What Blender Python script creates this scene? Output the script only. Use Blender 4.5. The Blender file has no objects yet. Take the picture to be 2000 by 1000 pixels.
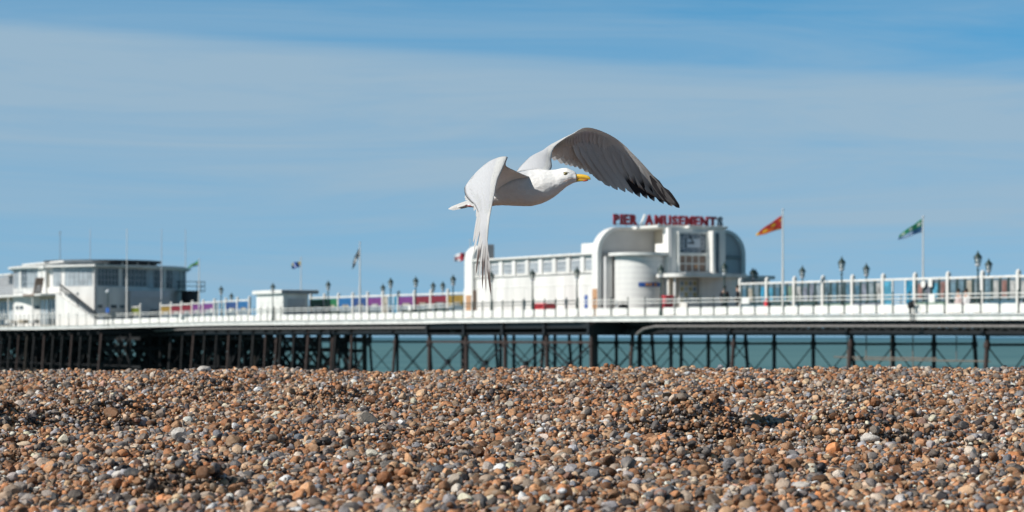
import bpy, bmesh, math, random
import numpy as np
from mathutils import Vector, Matrix, noise
random.seed(7); RNG = np.random.default_rng(11)
C = bpy.context.scene.collection
sc = bpy.context.scene
PI = math.pi

# ------------------------------------------------------------------ camera
F = 4722.0           # focal length in pixels of the 2000 px wide photograph (85 mm on 36 mm)
HZ = 657.0           # horizon row
cam = bpy.data.cameras.new('camera'); cam_o = bpy.data.objects.new('camera', cam); C.objects.link(cam_o)
cam.lens = 85.0; cam.sensor_width = 36.0; cam.shift_y = (HZ - 500) / 2000.0
cam_o.location = (0, 0, 0); cam_o.rotation_euler = (PI / 2, 0, 0)
cam.clip_start = 0.1; cam.clip_end = 30000
cam.dof.use_dof = True; cam.dof.focus_distance = 10.25; cam.dof.aperture_fstop = 6.0
sc.camera = cam_o

# ------------------------------------------------------------------ world and sun
SUN = Vector((-0.725, -0.325, 0.585)).normalized()      # towards the sun
EL = math.asin(SUN.z); AZ = math.atan2(SUN.x, SUN.y)
w = bpy.data.worlds.new('World'); sc.world = w; w.use_nodes = True
nt = w.node_tree; N = nt.nodes; L = nt.links; N.clear()
def nd(t, **k):
    n = N.new(t)
    for a, b in k.items():
        if a in n.inputs: n.inputs[a].default_value = b
        else: setattr(n, a, b)
    return n
out = nd('ShaderNodeOutputWorld'); bg = nd('ShaderNodeBackground'); bg.inputs['Strength'].default_value = 0.125
tc = nd('ShaderNodeTexCoord'); sep = nd('ShaderNodeSeparateXYZ'); L.new(tc.outputs['Generated'], sep.inputs[0])
# sky a clean spring blue right down to the sea: the lookup direction is lifted a little
lift = nd('ShaderNodeVectorMath', operation='ADD'); lift.inputs[1].default_value = (0, 0, 0.22)
mz = nd('ShaderNodeVectorMath', operation='MULTIPLY'); mz.inputs[1].default_value = (1, 1, 1.2)
L.new(tc.outputs['Generated'], mz.inputs[0]); L.new(mz.outputs[0], lift.inputs[0])
nrm = nd('ShaderNodeVectorMath', operation='NORMALIZE'); L.new(lift.outputs[0], nrm.inputs[0])
sky = nd('ShaderNodeTexSky', sky_type='NISHITA', sun_disc=False, sun_elevation=EL, sun_rotation=AZ,
         air_density=1.0, dust_density=0.3, ozone_density=2.2, altitude=0)
L.new(nrm.outputs[0], sky.inputs[0])
# thin cirrus veils in long level streaks
cm = nd('ShaderNodeMapping'); cm.inputs['Scale'].default_value = (2.6, 2.6, 30)
cm.inputs['Rotation'].default_value = (0.0, 0.035, 0)
L.new(tc.outputs['Generated'], cm.inputs[0])
n1 = nd('ShaderNodeTexNoise', Scale=1.5, Detail=10.0, Roughness=0.66); n1.inputs['Distortion'].default_value = 0.9
L.new(cm.outputs[0], n1.inputs['Vector'])
tilt = nd('ShaderNodeMath', operation='MULTIPLY_ADD'); tilt.inputs[1].default_value = .055; L.new(sep.outputs[0], tilt.inputs[0]); L.new(sep.outputs[2], tilt.inputs[2])
band = nd('ShaderNodeValToRGB'); L.new(tilt.outputs[0], band.inputs[0])
cr = band.color_ramp; cr.elements[0].position = 0.0; cr.elements[0].color = (.72,)*3 + (1,)
for p, v in ((.020, .70), (.045, .66), (.060, .80), (.085, .94), (.108, .97), (.1135, .74), (.1175, .28), (.15, .16), (.3, .30), (.6, .2)):
    e = cr.elements.new(p); e.color = (v, v, v, 1)
cr.elements[-1].color = (.2, .2, .2, 1)
mul = nd('ShaderNodeMath', operation='MULTIPLY_ADD'); mul.inputs[1].default_value = 1.3; mul.inputs[2].default_value = -0.65
L.new(n1.outputs['Fac'], mul.inputs[0])
add = nd('ShaderNodeMath', operation='ADD', use_clamp=True); L.new(mul.outputs[0], add.inputs[0]); L.new(band.outputs[0], add.inputs[1])
mix = nd('ShaderNodeMix', data_type='RGBA'); mix.inputs['B'].default_value = (2.72, 3.84, 4.80, 1)
sc_ = nd('ShaderNodeMath', operation='MULTIPLY'); sc_.inputs[1].default_value = 0.9
L.new(add.outputs[0], sc_.inputs[0]); L.new(sc_.outputs[0], mix.inputs['Factor'])
tint = nd('ShaderNodeMix', data_type='RGBA', blend_type='MULTIPLY'); tint.inputs['Factor'].default_value = 1
tint.inputs['B'].default_value = (0.56, 1.20, 1.26, 1)
L.new(sky.outputs[0], tint.inputs['A']); L.new(tint.outputs['Result'], mix.inputs['A'])
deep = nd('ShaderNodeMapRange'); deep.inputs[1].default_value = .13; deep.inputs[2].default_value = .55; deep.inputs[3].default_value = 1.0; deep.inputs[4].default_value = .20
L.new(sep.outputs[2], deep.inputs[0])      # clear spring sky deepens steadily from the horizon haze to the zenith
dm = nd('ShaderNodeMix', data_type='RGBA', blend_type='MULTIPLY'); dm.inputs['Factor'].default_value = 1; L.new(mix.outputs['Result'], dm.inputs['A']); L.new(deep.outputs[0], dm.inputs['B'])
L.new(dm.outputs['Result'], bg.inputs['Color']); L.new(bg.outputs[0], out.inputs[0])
sl = bpy.data.lights.new('sun', 'SUN'); sl.energy = 5.0; sl.angle = math.radians(0.55); sl.color = (1.0, 0.955, 0.89)
so = bpy.data.objects.new('sun', sl); C.objects.link(so); so.rotation_euler = SUN.to_track_quat('Z', 'Y').to_euler()
sc.view_settings.view_transform = 'Standard'; sc.view_settings.look = 'None'
sc.view_settings.exposure = 0.0; sc.view_settings.gamma = 1.0; sc.view_settings.use_curve_mapping = False
sc.cycles.max_bounces = 6; sc.cycles.diffuse_bounces = 3; sc.cycles.glossy_bounces = 2
sc.cycles.transmission_bounces = 4; sc.cycles.caustics_reflective = False; sc.cycles.caustics_refractive = False

# ------------------------------------------------------------------ materials
MATS = {}
def mat(name, col, rough=0.6, var=0.0, vscale=3.0, bump=0.0, bscale=20.0, metal=0.0, streak=False, attr=None, spec=0.5):
    if name in MATS: return MATS[name]
    m = bpy.data.materials.new(name); m.use_nodes = True; t = m.node_tree; b = t.nodes['Principled BSDF']
    b.inputs['Roughness'].default_value = rough; b.inputs['Metallic'].default_value = metal
    b.inputs['Specular IOR Level'].default_value = spec
    b.inputs['Base Color'].default_value = (*col, 1)
    src = None
    if attr:
        a = t.nodes.new('ShaderNodeAttribute'); a.attribute_name = attr; src = a.outputs['Color']
        t.links.new(src, b.inputs['Base Color'])
    if var or bump:
        co = t.nodes.new('ShaderNodeTexCoord'); mp = t.nodes.new('ShaderNodeMapping')
        t.links.new(co.outputs['Object'], mp.inputs[0])
        if streak: mp.inputs['Scale'].default_value = (1, 1, 0.15)
    if var:
        n = t.nodes.new('ShaderNodeTexNoise'); n.inputs['Scale'].default_value = vscale; n.inputs['Detail'].default_value = 6
        t.links.new(mp.outputs[0], n.inputs['Vector'])
        mr = t.nodes.new('ShaderNodeMapRange'); mr.inputs[1].default_value = .3; mr.inputs[2].default_value = .7
        mr.inputs[3].default_value = 1 - var; mr.inputs[4].default_value = 1 + var * 0.4
        t.links.new(n.outputs['Fac'], mr.inputs[0])
        mx = t.nodes.new('ShaderNodeMix'); mx.data_type = 'RGBA'; mx.blend_type = 'MULTIPLY'; mx.inputs['Factor'].default_value = 1
        if src: t.links.new(src, mx.inputs['A'])
        else: mx.inputs['A'].default_value = (*col, 1)
        t.links.new(mr.outputs[0], mx.inputs['B']); t.links.new(mx.outputs['Result'], b.inputs['Base Color'])
    if bump:
        n = t.nodes.new('ShaderNodeTexNoise'); n.inputs['Scale'].default_value = bscale; n.inputs['Detail'].default_value = 4
        t.links.new(mp.outputs[0], n.inputs['Vector'])
        bp = t.nodes.new('ShaderNodeBump'); bp.inputs['Strength'].default_value = bump; bp.inputs['Distance'].default_value = .02
        t.links.new(n.outputs['Fac'], bp.inputs['Height']); t.links.new(bp.outputs[0], b.inputs['Normal'])
    MATS[name] = m; return m
WHITE = mat('white_paint', (.79, .78, .74), .5, .18, 1.6, streak=True)
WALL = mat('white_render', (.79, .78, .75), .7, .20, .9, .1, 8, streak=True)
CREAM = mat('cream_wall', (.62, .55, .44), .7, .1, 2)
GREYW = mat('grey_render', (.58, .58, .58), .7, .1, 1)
DARKR = mat('dark_roofing', (.07, .075, .08), .7, .2, 2)
LEADR = mat('grey_roofing', (.30, .31, .32), .6, .15, 2)
IRON = mat('black_painted_iron', (.012, .012, .013), .55, .4, 3)
RUST = mat('rust_brown_iron', (.050, .030, .026), .8, .5, 4)
PIPE = mat('weathered_pipe', (.20, .18, .17), .6, .3, 3)
PILE = mat('tarred_timber', (.007, .007, .008), .8, .5, 3)
WEED = mat('weathered_timber', (.035, .028, .022), .9, .5, 3)
GREEN = mat('dark_green_paint', (.02, .045, .04), .4, .2, 4)
PLANK = mat('deck_planks', (.25, .20, .15), .8, .3, 4)
ALU = mat('pale_grey_metal', (.55, .57, .60), .4, .1, 5)
SCAF = mat('scaffold_wood', (.20, .16, .13), .7, .2, 5)
BRICK = mat('terracotta_facing', (.52, .30, .17), .8, .2, 4)
REDP = mat('red_paint', (.78, .07, .09), .4, .1, 4)
LETTER = mat('red_sign_letters', (.38, .014, .026), .45, .2, 4)
LETGREY = mat('grey_letter', (.20, .23, .26), .5, .2, 4)  # last sign letter coloured grey, the others red
SEATM = mat('bench_green', (.03, .06, .045), .6, .2, 3)
BLUEP = mat('blue_sign', (.03, .10, .35), .5, .1, 3)
BLACK = mat('black_plastic', (.012, .012, .014), .5)
ORANGE = mat('orange_buoy', (.65, .28, .06), .5, .1, 3)
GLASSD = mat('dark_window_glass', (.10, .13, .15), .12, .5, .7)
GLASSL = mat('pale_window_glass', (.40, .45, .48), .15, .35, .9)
GLASSC = mat('clock_glass', (.12, .15, .18), .25, .3, 1.5)
CLOCKW = mat('clock_centre', (.58, .62, .68), .5)
BROWNW = mat('brown_boards', (.28, .20, .16), .7, .2, 3)
def glass_clear(name, col, a):
    m = bpy.data.materials.new(name); m.use_nodes = True; t = m.node_tree; b = t.nodes['Principled BSDF']
    b.inputs['Base Color'].default_value = (*col, 1); b.inputs['Roughness'].default_value = .08; b.inputs['Alpha'].default_value = a
    return m
PANE = glass_clear('screen_glass', (.16, .21, .24), .80)
LANT = glass_clear('lantern_glass', (.50, .52, .48), .55)

# ------------------------------------------------------------------ mesh helpers
class MB:
    def __init__(s): s.v = []; s.f = []; s.sm = []
    def add(s, vs, fs, smooth=False):
        o = len(s.v); s.v += [tuple(x) for x in vs]; s.f += [tuple(o + i for i in f) for f in fs]; s.sm += [smooth] * len(fs); return s
    def box(s, x0, x1, y0, y1, z0, z1):
        return s.add([(x0,y0,z0),(x1,y0,z0),(x1,y1,z0),(x0,y1,z0),(x0,y0,z1),(x1,y0,z1),(x1,y1,z1),(x0,y1,z1)],
              [(0,3,2,1),(4,5,6,7),(0,1,5,4),(1,2,6,5),(2,3,7,6),(3,0,4,7)])
    def bbox(s, x0, x1, y0, y1, z0, z1, b=.02):
        """a box with a chamfered rim all round (edges that catch light)"""
        b = min(b, (x1-x0)/3, (y1-y0)/3, (z1-z0)/3)
        bm = bmesh.new(); bmesh.ops.create_cube(bm, size=1)
        for v in bm.verts:
            v.co = Vector((x0+(x1-x0)*(v.co.x+.5), y0+(y1-y0)*(v.co.y+.5), z0+(z1-z0)*(v.co.z+.5)))
        bmesh.ops.bevel(bm, geom=list(bm.edges), offset=b, segments=1, affect='EDGES')
        bm.verts.index_update(); s.add([v.co[:] for v in bm.verts], [[v.index for v in f.verts] for f in bm.faces]); bm.free(); return s
    def prism(s, poly, z0, z1):
        n = len(poly); vs = [(x,y,z0) for x,y in poly] + [(x,y,z1) for x,y in poly]
        return s.add(vs, [tuple(range(n-1,-1,-1)), tuple(range(n,2*n))] + [(i,(i+1)%n,n+(i+1)%n,n+i) for i in range(n)])
    def xprism(s, poly, x0, x1):
        """poly of (y,z), extruded along x"""
        n = len(poly); vs = [(x0,y,z) for y,z in poly] + [(x1,y,z) for y,z in poly]
        return s.add(vs, [tuple(range(n-1,-1,-1)), tuple(range(n,2*n))] + [(i,(i+1)%n,n+(i+1)%n,n+i) for i in range(n)])
    def yprism(s, poly, y0, y1):
        n = len(poly); vs = [(x,y0,z) for x,z in poly] + [(x,y1,z) for x,z in poly]
        return s.add(vs, [tuple(range(n)), tuple(range(2*n-1,n-1,-1))] + [(n+i,n+(i+1)%n,(i+1)%n,i) for i in range(n)])
    def tube(s, p0, p1, r0, r1=None, n=10, caps=True):
        r1 = r0 if r1 is None else r1; p0 = Vector(p0); p1 = Vector(p1); d = (p1-p0).normalized()
        a = d.orthogonal().normalized(); b = d.cross(a); vs = []
        for p, r in ((p0,r0),(p1,r1)):
            for k in range(n):
                an = 2*PI*k/n; vs.append(p + a*math.cos(an)*r + b*math.sin(an)*r)
        s.add(vs, [(k,(k+1)%n,n+(k+1)%n,n+k) for k in range(n)], True)
        if caps: s.add(vs, [tuple(range(n-1,-1,-1)), tuple(range(n,2*n))])
        return s
    def beam(s, p0, p1, w, h):
        p0 = Vector(p0); p1 = Vector(p1); d = (p1-p0).normalized(); up = Vector((0,0,1))
        if abs(d.z) > .99: up = Vector((0,1,0))
        a = d.cross(up).normalized()*w/2; b = a.cross(d).normalized()*h/2
        vs = [p+i*a+j*b for p in (p0,p1) for i,j in ((-1,-1),(1,-1),(1,1),(-1,1))]
        return s.add(vs, [(0,3,2,1),(4,5,6,7),(0,1,5,4),(1,2,6,5),(2,3,7,6),(3,0,4,7)])
    def lathe(s, prof, n=14, c=(0,0)):
        vs = []; m = len(prof)
        for r, z in prof:
            for k in range(n):
                a = 2*PI*k/n; vs.append((c[0]+r*math.cos(a), c[1]+r*math.sin(a), z))
        return s.add(vs, [(i*n+k, i*n+(k+1)%n, (i+1)*n+(k+1)%n, (i+1)*n+k) for i in range(m-1) for k in range(n)], True)
    def drum(s, cx, cy, r, z0, z1, a0=0, a1=2*PI, n=32):
        """solid cylinder or sector"""
        full = abs(a1-a0) > 2*PI-1e-3
        pts = [(cx+r*math.cos(a0+(a1-a0)*k/n), cy+r*math.sin(a0+(a1-a0)*k/n)) for k in range(n if full else n+1)]
        m = len(pts); vs = [(x,y,z0) for x,y in pts]+[(x,y,z1) for x,y in pts]
        s.add(vs, [(i,(i+1)%m,m+(i+1)%m,m+i) for i in range(m)], False)
        return s.add(vs, [tuple(range(m-1,-1,-1)), tuple(range(m,2*m))])
    def mesh(s, name, m):
        me = bpy.data.meshes.new(name); me.from_pydata(s.v, [], s.f); me.polygons.foreach_set('use_smooth', s.sm)
        me.materials.append(m); me.update(); return me
def link(name, me, parent=None, loc=None, label=None):
    o = bpy.data.objects.new(name, me); C.objects.link(o)
    if parent: o.parent = parent
    if loc: o.location = loc
    if label: o['label'] = label
    return o
def part(name, mb, m, parent, label=None, loc=None):
    return link(name, mb.mesh(name, m), parent, loc, label)
def tag(o, label, cat, group=None):
    o['label'] = label; o['category'] = cat
    if group: o['group'] = group
    return o
def copy_tree(o, parent=None):
    c = o.copy(); C.objects.link(c); c.parent = parent
    for ch in list(o.children): copy_tree(ch, c)
    return c

# ------------------------------------------------------------------ pier frame: s along the pier (towards the shore), v across (away), z up
O = (22.0, 144.2); CA, SA = .475, .88; RZ = math.atan2(-SA, CA)
def sv(px, v):
    r = (px-1000)/F; return (r*(O[1]+CA*v)-O[0]-SA*v)/(CA+SA*r)
def W(s, v, z=0): return Vector((O[0]+s*CA+v*SA, O[1]-s*SA+v*CA, z))
def dz(s): return float(np.interp(s, (-170,-129,-118,-108,-99,-92,-53,-17,-8,5,18,60), (-.22,-.22,-.15,.02,.10,.10,.06,.05,.02,-.02,-.08,-.2)))
def thing(name, label, cat, s=0, v=0, z=0, group=None, world=None):
    o = bpy.data.objects.new(name, None); C.objects.link(o); o.empty_display_size = .3
    if world is not None: o.location = world
    else: o.location = W(s, v, z); o.rotation_euler = (0, 0, RZ)
    return tag(o, label, cat, group)
def zp(px, v, py):
    p = W(sv(px, v), v); return (HZ-py)*p.y/F
DECK = 1.30

# ------------------------------------------------------------------ setting: sea and beach
def noise_mat(name, stops, scale, rough, bump, bdist, stretch=(1,1,1), detail=5, spec=.5):
    m = bpy.data.materials.new(name); m.use_nodes = True; t = m.node_tree; b = t.nodes['Principled BSDF']
    b.inputs['Roughness'].default_value = rough; b.inputs['Specular IOR Level'].default_value = spec
    co = t.nodes.new('ShaderNodeTexCoord'); mp = t.nodes.new('ShaderNodeMapping'); mp.inputs['Scale'].default_value = stretch
    t.links.new(co.outputs['Object'], mp.inputs[0])
    n = t.nodes.new('ShaderNodeTexNoise'); n.inputs['Scale'].default_value = scale; n.inputs['Detail'].default_value = detail
    t.links.new(mp.outputs[0], n.inputs['Vector'])
    r = t.nodes.new('ShaderNodeValToRGB'); t.links.new(n.outputs['Fac'], r.inputs[0]); t.links.new(r.outputs[0], b.inputs['Base Color'])
    r.color_ramp.elements[0].position = stops[0][0]; r.color_ramp.elements[0].color = (*stops[0][1],1)
    r.color_ramp.elements[1].position = stops[-1][0]; r.color_ramp.elements[1].color = (*stops[-1][1],1)
    for p, c in stops[1:-1]:
        e = r.color_ramp.elements.new(p); e.color = (*c,1)
    n2 = t.nodes.new('ShaderNodeTexNoise'); n2.inputs['Scale'].default_value = scale*18; n2.inputs['Detail'].default_value = 5
    t.links.new(mp.outputs[0], n2.inputs['Vector'])
    bp = t.nodes.new('ShaderNodeBump'); bp.inputs['Strength'].default_value = bump; bp.inputs['Distance'].default_value = bdist
    t.links.new(n2.outputs['Fac'], bp.inputs['Height']); t.links.new(bp.outputs[0], b.inputs['Normal'])
    return m
SEA = noise_mat('sea_water', [(.36,(.062,.150,.152)),(.5,(.085,.188,.186)),(.62,(.125,.235,.222))], .03, .45, .5, .6, (.22,1,1), spec=.25)
# deeper water far out is bluer (a real change of depth with distance from the shore)
t = SEA.node_tree; b = t.nodes['Principled BSDF']; g = t.nodes.new('ShaderNodeTexCoord'); sp = t.nodes.new('ShaderNodeSeparateXYZ')
t.links.new(g.outputs['Object'], sp.inputs[0]); mr = t.nodes.new('ShaderNodeMapRange'); mr.inputs[1].default_value = 900; mr.inputs[2].default_value = 5600
t.links.new(sp.outputs[1], mr.inputs[0]); mx = t.nodes.new('ShaderNodeMix'); mx.data_type = 'RGBA'; mx.inputs['B'].default_value = (.055,.16,.22,1)
src = b.inputs['Base Color'].links[0].from_socket; t.links.new(mr.outputs[0], mx.inputs['Factor']); t.links.new(src, mx.inputs['A'])
t.links.new(mx.outputs['Result'], b.inputs['Base Color'])
sea = link('sea', MB().add([(-12000,-3000,0),(12000,-3000,0),(12000,16000,0),(-12000,16000,0)], [(0,1,2,3)]).mesh('sea', SEA), loc=(0,0,-5)); sea['kind'] = 'structure'
SHINGLE = noise_mat('dark_shingle', [(.3,(.05,.04,.032)),(.5,(.12,.085,.06)),(.7,(.16,.12,.09))], 30, .8, .8, .01)  # dark brown base colour showing between the stones

HOLLOWS = []   # (x, y, depth, radius_x, radius_y): scrapes and humps where people walked the shingle
def place(px, py, zg=None):
    """point on the beach that shows at this spot of the picture"""
    for Y in np.arange(5.6, 17, .02):
        z = profile(Y)
        if HZ - F*z/Y <= py: break
    return ((px-1000)/F*Y, Y)
def profile(Y):
    return float(np.interp(Y, (-40,0,5,6.4,8,10.6,12,13.5,15,16,16.7,17.6,20,26,60,90), (-.6,-.5,-.45,-.465,-.452,-.415,-.372,-.325,-.278,-.257,-.262,-.31,-.64,-1.4,-5.4,-8)))
for px, py, d, rx, ry in ((255,835,-.10,.30,.40),(120,830,.05,.22,.3),(40,872,-.10,.28,.35),(-60,860,.05,.2,.3),(140,830,.02,.2,.15),(60,800,.02,.35,.3),(430,790,-.03,.3,.4),(1420,872,-.11,.24,.35),(1310,850,.045,.2,.3),(1210,890,.025,.4,.3),
                          (1330,905,-.05,.2,.2),(1700,862,.065,.42,.28),(1640,838,.01,.3,.3),(1860,872,-.05,.3,.2),(620,860,.03,.4,.3),(760,955,.03,.3,.3),
                          (1900,800,.02,.5,.5),(1120,800,-.02,.5,.4),(400,960,.02,.25,.2),(1000,860,.02,.4,.2),(360,975,-.03,.2,.12),(1340,965,-.04,.25,.12),(1550,770,-.02,.8,.5),
                          (700,790,.02,.6,.5),(950,780,-.02,.4,.3)):
    x, y = place(px, py); HOLLOWS.append((x, y, d, rx, ry))
BUMPS = []
for px, py, d, rx, ry in ((-30,842,.10,.40,.30),(232,818,.07,.30,.35),(1372,852,.09,.35,.28),(1308,915,.06,.22,.2),(345,962,.05,.2,.16),(640,795,.05,.4,.4),(1080,850,.04,.35,.3),(1760,800,.05,.5,.4),(1690,868,.05,.3,.25),(500,880,.045,.3,.2),(860,925,.04,.25,.2),(960,780,.05,.4,.4),(1560,940,.045,.2,.2),(420,765,.05,.5,.5),(1450,770,.05,.5,.5)):
    x, y = place(px, py); BUMPS.append((x, y, d, rx, ry))
def ground(x, y):
    x = np.asarray(x, float); y = np.asarray(y, float)
    z = np.interp(y, (-40,0,5,6.4,8,10.6,12,13.5,15,16,16.7,17.6,20,26,60,90), (-.6,-.5,-.45,-.465,-.452,-.415,-.372,-.325,-.278,-.257,-.262,-.31,-.64,-1.4,-5.4,-8))
    for hx, hy, d, rx, ry in HOLLOWS: z = z + d*np.exp(-((x-hx)/rx)**2-((y-hy)/ry)**2)
    for hx, hy, d, rx, ry in BUMPS: z = z + 1.45*d*np.exp(-((x-hx)/np.where(x < hx, rx, .13))**2-((y-hy)/ry)**2)   # scuffed ridges with a steep side
    z = z + .018*np.sin(x*2.3+y*.9+1)*np.cos(y*1.7-x*.6) + .010*np.sin(x*5.1-y*1.3+1.3*np.sin(x*1.7))*np.sin(y*4.3+x*1.1+2) + .014*np.sin(x*11+y*3+2*np.sin(y*1.3))*np.cos(y*9-x*2) + .010*np.sin(x*19-y*5)*np.sin(y*17+x*6+2*np.sin(x*3))
    z = z + np.where(y > 14, .012, 0)*(x/3.4)
    return z
gx = np.concatenate([[-160,-60,-25,-12], np.arange(-7,7.01,.1), [12,25,60,160]]); gy = np.concatenate([[-40,-15,-4,2,4.5], np.arange(5.4,20,.1), [22,26,34,48,66,90]])
gv = [(x, y, float(z)-.012) for y in gy for x, z in zip(gx, ground(gx, np.full_like(gx, y)))]
n = len(gx); gf = [(j*n+i, j*n+i+1, (j+1)*n+i+1, (j+1)*n+i) for j in range(len(gy)-1) for i in range(n-1)]
beach = link('beach', MB().add(gv, gf, True).mesh('beach', SHINGLE)); beach['kind'] = 'structure'

# ------------------------------------------------------------------ the pier itself
S_R, S_L = 46.0, -205.0
NEAR = [(46,-4.6),(-17.4,-4.6),(-24.2,-7.0),(-47.2,-7.0),(-48.6,-4.6),(-104,-4.6),(-118,-9.2),(-124,-10.9),(-205,-10.9)]
FAR = [(46,5.6),(-20,5.6),(-27,10.2),(-45,10.2),(-50,5.6),(-108,5.6),(-122,12.5),(-205,12.5)]
def edge(poly, s): return float(np.interp(-s, [-a for a,_ in poly], [b for _,b in poly]))
pier = thing('pier', 'long white edged seaside pier on dark iron columns running out over the sea', 'pier', 0, 0, 0)
ss = sorted(set([a for a,_ in NEAR]+[a for a,_ in FAR]+list(np.arange(-204, 46, 3.0))), reverse=True)
dk = MB(); fa = []; und = MB()
for a, b_ in zip(ss[:-1], ss[1:]):
    za, zb = DECK+dz(a), DECK+dz(b_); na, nb, fa_, fb = edge(NEAR,a), edge(NEAR,b_), edge(FAR,a), edge(FAR,b_)
    vs = [(a,na,za),(b_,nb,zb),(b_,fb,zb),(a,fa_,za)]; vs += [(x,y,z-.14) for x,y,z in vs]
    dk.add(vs, [(0,3,2,1),(4,5,6,7),(0,1,5,4),(2,3,7,6)])
part('deck', dk, PLANK, pier)
def run(poly, step):
    """points (s, v, z) at an even spacing along an edge line"""
    pts = [Vector((a, b, 0)) for a, b in poly]; res = []
    for p, q in zip(pts[:-1], pts[1:]):
        l = (q-p).length; k = max(1, round(l/step))
        res += [p.lerp(q, i/k) for i in range(k)]
    res.append(pts[-1])
    return res
for poly, off in ((NEAR, -.06), (FAR, .06)):
    pts = run(poly, 6.1)
    for p, q in zip(pts[:-1], pts[1:]):
        m = MB(); zl, zr = DECK+dz(q.x), DECK+dz(p.x)
        m.beam((p.x, p.y+off, zr-.19), (q.x, q.y+off, zl-.19), .12, .36); m.beam((p.x, p.y+off*2, zr-.045), (q.x, q.y+off*2, zl-.045), .22, .07)
        part('fascia', m, WHITE, pier)
# girders: chords, lattice web, joists
for v in (-4.15, -1.0, 2.0, 5.1):
    for a in np.arange(43, -200, -12.2):
        m = MB(); b_ = a-12.2; z0 = DECK+dz(a); z1 = DECK+dz(b_)
        m.beam((a,v,z0-.50),(b_,v,z1-.50),.22,.26).beam((a,v,z0-1.08),(b_,v,z1-1.08),.24,.28)
        k = 8
        for i in range(k):
            u0, u1 = a-12.2*i/k, a-12.2*(i+1)/k
            m.beam((u0,v,z0-1.0),(u1,v,z0-.5),.05,.09).beam((u0,v,z0-.5),(u1,v,z0-1.0),.05,.09).box(u0-.04,u0+.04,v-.06,v+.06,z0-1.0,z0-.5)
        part('girder', m, IRON, pier)
jm = MB().box(-.09,.09,-4.3,5.3,-.62,-.16).mesh('joist', IRON)
for k, a in enumerate(np.arange(45, -200, -1.22)): link('joist', jm, pier, (a, 0, DECK+dz(a)))
# service pipe along the near side, hung below the fascia
for a0, a1 in ((46, -17.6), (-49, -112)):
    m = MB(); p = None
    for a in np.linspace(a0, a1, 14):
        q = Vector((a, -4.95, DECK+dz(a)-.70))
        if p is not None: m.tube(p, q, .085, n=8, caps=False)
        p = q
    part('service_pipe', m, PIPE, pier)
part('service_pipe', MB().tube((-17.6,-4.95,.64),(-19.0,-4.9,.5),.085).tube((-19,-4.9,.5),(-20.4,-4.6,.15),.11), PIPE, pier)
part('service_pipe', MB().tube((-49,-4.95,.66),(-47.2,-4.9,.5),.085).tube((-47.2,-4.9,.5),(-45.6,-4.7,.1),.11).tube((-45.6,-4.7,.1),(-44.6,-4.7,.1),.11), PIPE, pier)
# ledge beam under the outer deck with bolts of light
def column(s, v, ds=0, dv=0, r=.12, m=IRON, zt=.26, zb=-6.5):
    mb = MB(); n_ = 12
    mb.tube((s+ds, v+dv, zb), (s, v, zt), r*1.05, r, n_); mb.tube((s,v,zt-.12),(s,v,zt),r*1.7,r*1.9,n_)
    mb.tube((s+ds*.12, v+dv*.12, -.62), (s+ds*.08, v+dv*.08, -.32), r*1.5, r*1.5, n_)
    return part('column', mb, m, pier)
def gusset(a, b, z=.26, t=.05, w=.42):
    """curved knee bracket from a column head a towards b"""
    a = Vector((*a, z)); b = Vector((*b, z)); d = (b-a).normalized(); sd = d.cross(Vector((0,0,1)))*t; pts = []
    for k in range(6):
        an = PI/2*k/5; pts.append(a + d*(w-w*math.sin(an)) + Vector((0,0,-(w-w*math.cos(an)))) )
    poly = [a+Vector((0,0,0))]+pts; m = MB(); n_ = len(poly)
    m.add([p+sd for p in poly]+[p-sd for p in poly], [tuple(range(n_)), tuple(range(2*n_-1,n_-1,-1))]+[(n_+i,n_+(i+1)%n_,(i+1)%n_,i) for i in range(n_)])
    return m
def bent(s, vs, rake=.55, mats=(RUST, IRON, IRON, IRON), r=.12, x=True):
    zt = .20+dz(s)*.6
    for i, v in enumerate(vs):
        dv = (-rake if i == 0 else rake if i == len(vs)-1 else 0)
        column(s, v, 0, dv, r, mats[i % len(mats)], zt)
    part('crosshead', MB().box(s-.12, s+.12, vs[0]-.4, vs[-1]+.4, zt-.16, zt+.30), IRON, pier)
    part('crossbar', MB().box(s-.07, s+.07, vs[0]-.05, vs[-1]+.05, -.52, -.38), IRON, pier)
    for a, b in zip(vs[:-1], vs[1:]):
        for p, q in ((a,b),(b,a)): part('knee_bracket', gusset((s,p),(s,q),zt), IRON, pier)
        if x:
            part('brace', MB().tube((s-.05,a,-.5),(s-.05,b,-3.6),.035,n=6), IRON, pier)
            part('brace', MB().tube((s+.05,b,-.5),(s+.05,a,-3.6),.035,n=6), IRON, pier)
            part('brace', MB().tube((s-.05,a,-3.6),(s-.05,b,-6.5),.035,n=6), IRON, pier)
            part('brace', MB().tube((s+.05,b,-3.6),(s+.05,a,-6.5),.035,n=6), IRON, pier)
VS = (-4.0, -1.0, 2.0, 5.0)
for s in np.arange(39.1, -95, -12.2): bent(s, VS)
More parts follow.
